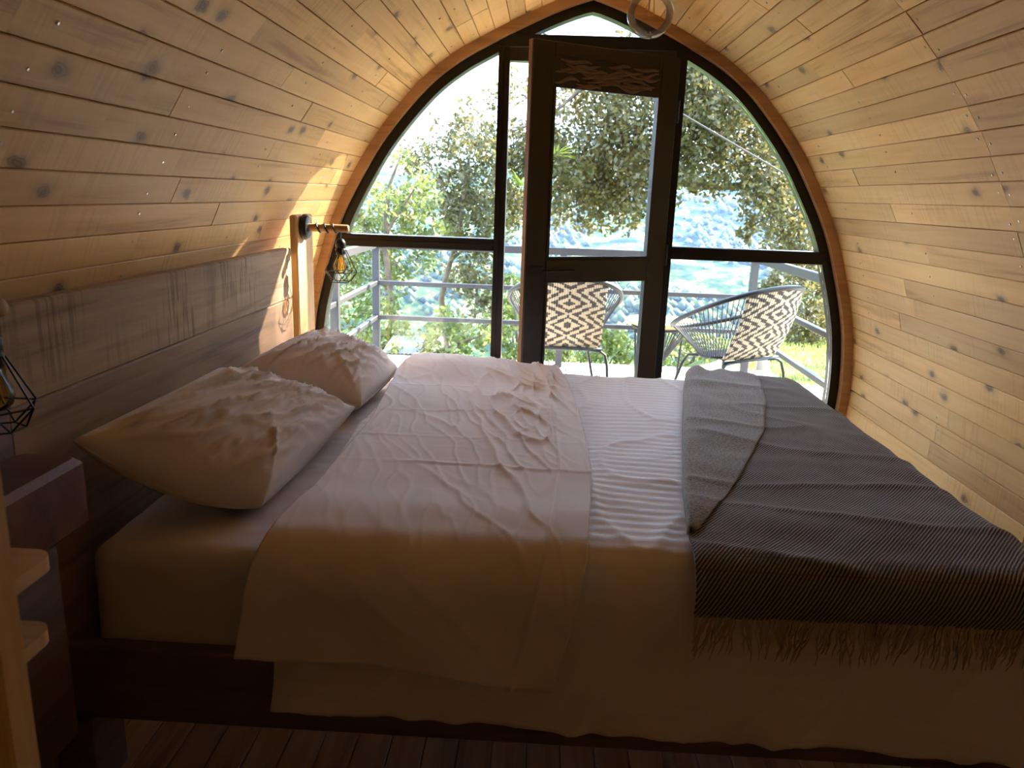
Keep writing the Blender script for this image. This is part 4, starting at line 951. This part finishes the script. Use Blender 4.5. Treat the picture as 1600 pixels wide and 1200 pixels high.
bush = [('leafy_bush', 'yellow green bush below the railing, under the young tree', 7.3, [(690, 520, 36, 1), (650, 545, 34, 1), (735, 530, 36, 1), (765, 520, 30, 1), (620, 520, 30, .8), (590, 540, 36, 1), (550, 545, 34, 1)]),
        ('leafy_bush', 'bright green bush seen through the gap between door and post', 8.0, [(800, 455, 26, 1), (800, 495, 34, 1), (798, 535, 30, 1), (825, 545, 26, 1)]),
        ('leafy_bush', 'rounded green bush behind the chair in the door pane', 8.6, [(945, 530, 30, 1.2), (925, 548, 28, 1.2), (965, 552, 26, 1.2)]),
        ('leafy_bush', 'low yellow green bush between chair legs behind the deck edge', 9.0, [(865, 545, 34, 1), (890, 555, 28, 1), (850, 560, 26, 1)]),
        ('leafy_bush', 'pale green bush behind the corded side table', 8.4, [(1062, 545, 26, 1), (1095, 548, 30, 1), (1125, 552, 28, 1), (1040, 555, 24, 1)]),
        ('leafy_bush', 'light green bush beyond the grass past the gravel path', 11.5, [(1270, 540, 30, 1), (1295, 530, 30, 1), (1250, 560, 24, 1)]),
        ('leafy_bush', 'dark shrubby thicket behind the angled lounge chair', 13.6, [(1180, 548, 28, 1), (1210, 535, 30, 1), (1150, 556, 24, 1), (1235, 545, 26, 1)])]
for i, (nm, lb, Yq, bl) in enumerate(bush):
    bb = [pb_(x, y, r, Yq + rnd.uniform(-.3, .4), d * 2.2, leaf=.075) for x, y, r, d in bl]
    cx_ = sum(b_[0][0] for b_ in bb) / len(bb); base = (cx_, Yq, ground_z(cx_, Yq))
    stems = [([base, (cx_ * .5 + b_[0][0] * .5, Yq, (base[2] + b_[0][2]) / 2), b_[0]], .022, .006) for b_ in bb]
    tree(nm, lb, base, stems, bb, M['leaf_bush'] if i != 6 else M['leaf_green'], .07, 30 + i, 'bushes beyond the deck', twig=.005, cat='bush')
# bromeliads growing on the branches
for px_, py_, lb, sc in ((868, 245, 'spiky bright bromeliad growing on the tree branch behind the door pane', .34), (812, 290, 'narrow leaved bromeliad clinging behind the door gap', .30)):
    c = atY(px_, py_, 10.0); r = tag(empty('bromeliad', c), lb, 'plant', 'bromeliads in the tree')
    for k in range(22):
        an = rnd.uniform(0, 6.28); el = rnd.uniform(.15, 1.2); ln = sc * rnd.uniform(.7, 1.1); vs = []
        d = Vector((math.cos(an) * math.cos(el), math.sin(an) * math.cos(el), math.sin(el))); sd = d.cross(Vector((0, 0, 1))).normalized()
        for t in range(5):
            u = t / 4; p = d * ln * u + Vector((0, 0, -.28 * ln * u * u)); w = .022 * (1 - u) + .002; vs += [p - sd * w, p + Vector((0, 0, -.006)), p + sd * w]
        fs = []
        for t in range(4): a = t * 3; fs += [(a, a + 1, a + 4, a + 3), (a + 1, a + 2, a + 5, a + 4)]
        MB().add(vs, fs).build('leaf', M['leaf_brom'], r, sm=True)
# grass by the path
g = np.random.default_rng(4); vs = []; fs = []
for k in range(9000):
    x = g.uniform(2.05, 7); y = g.uniform(6.8, 8.9)
    y += .25 * math.sin(x * 1.3) if y < 7 else 0
    z = ground_z(x, y); an = g.uniform(0, 6.28); h = g.uniform(.03, .085); w = .008; lx, ly = math.cos(an), math.sin(an); n = len(vs)
    vs += [(x - lx * w, y - ly * w, z - .01), (x + lx * w, y + ly * w, z - .01), (x + ly * h * .4, y - lx * h * .4, z + h)]; fs.append((n, n + 1, n + 2))
go = MB().add(vs, fs).build('grass', M['grass']); tag(go, 'bright green grass growing beyond the gravel path', 'grass', kind='stuff')
# wooden stump post, cable, roof sheet, rock
bp_ = (2.03, 6.85, ground_z(2.0, 6.85))
st = MB().lathe([(.058, 0), (.055, .1), (.055, .245), (.050, .255)], n=18).build('stump_post', M['stump'], loc=bp_); tag(st, 'short weathered wooden post standing in the grass at the deck corner', 'post')
MB().lathe([(.051, .255), (.049, .27), (.03, .274)], n=18).build('post_cap', M['sheetmetal'], st)
a, b_ = Vector(atY(760, 0, 9)), Vector(atY(1330, 332, 9)); dr = (b_ - a)
cb = MB().tube([a - dr * 3 + Vector((0, 0, 0))] + [a.lerp(b_, t / 10) for t in range(11)] + [b_ + dr * .35], .011, 6).build('power_cable', M['grey_metal']); tag(cb, 'straight dark overhead cable sloping down past the tree', 'cable')
rs = atY(632, 540, 7.0); m = MB(); n = 19
vsx = []
for i in range(n):
    u = i / (n - 1); zc = .012 * math.cos(i * math.pi)
    vsx += [(-.17 + .34 * u, -.22, zc * .4 - .03), (-.15 + .32 * u, .22, zc * .4 + .05)]
ro = MB().add(vsx, [(2 * i, 2 * i + 2, 2 * i + 3, 2 * i + 1) for i in range(n - 1)]).build('roof_sheet', M['sheetmetal'], loc=(rs.x, rs.y, rs.z)); thick(ro, .006); tag(ro, 'tilted pale corrugated roof sheet among the bushes below the railing', 'roof sheet')
MB().box((-.15, -.28, -.75), (-.12, -.25, -.11)).build('support', M['stump'], ro); MB().box((.12, .25, -.75), (.15, .28, .08)).build('support', M['stump'], ro)
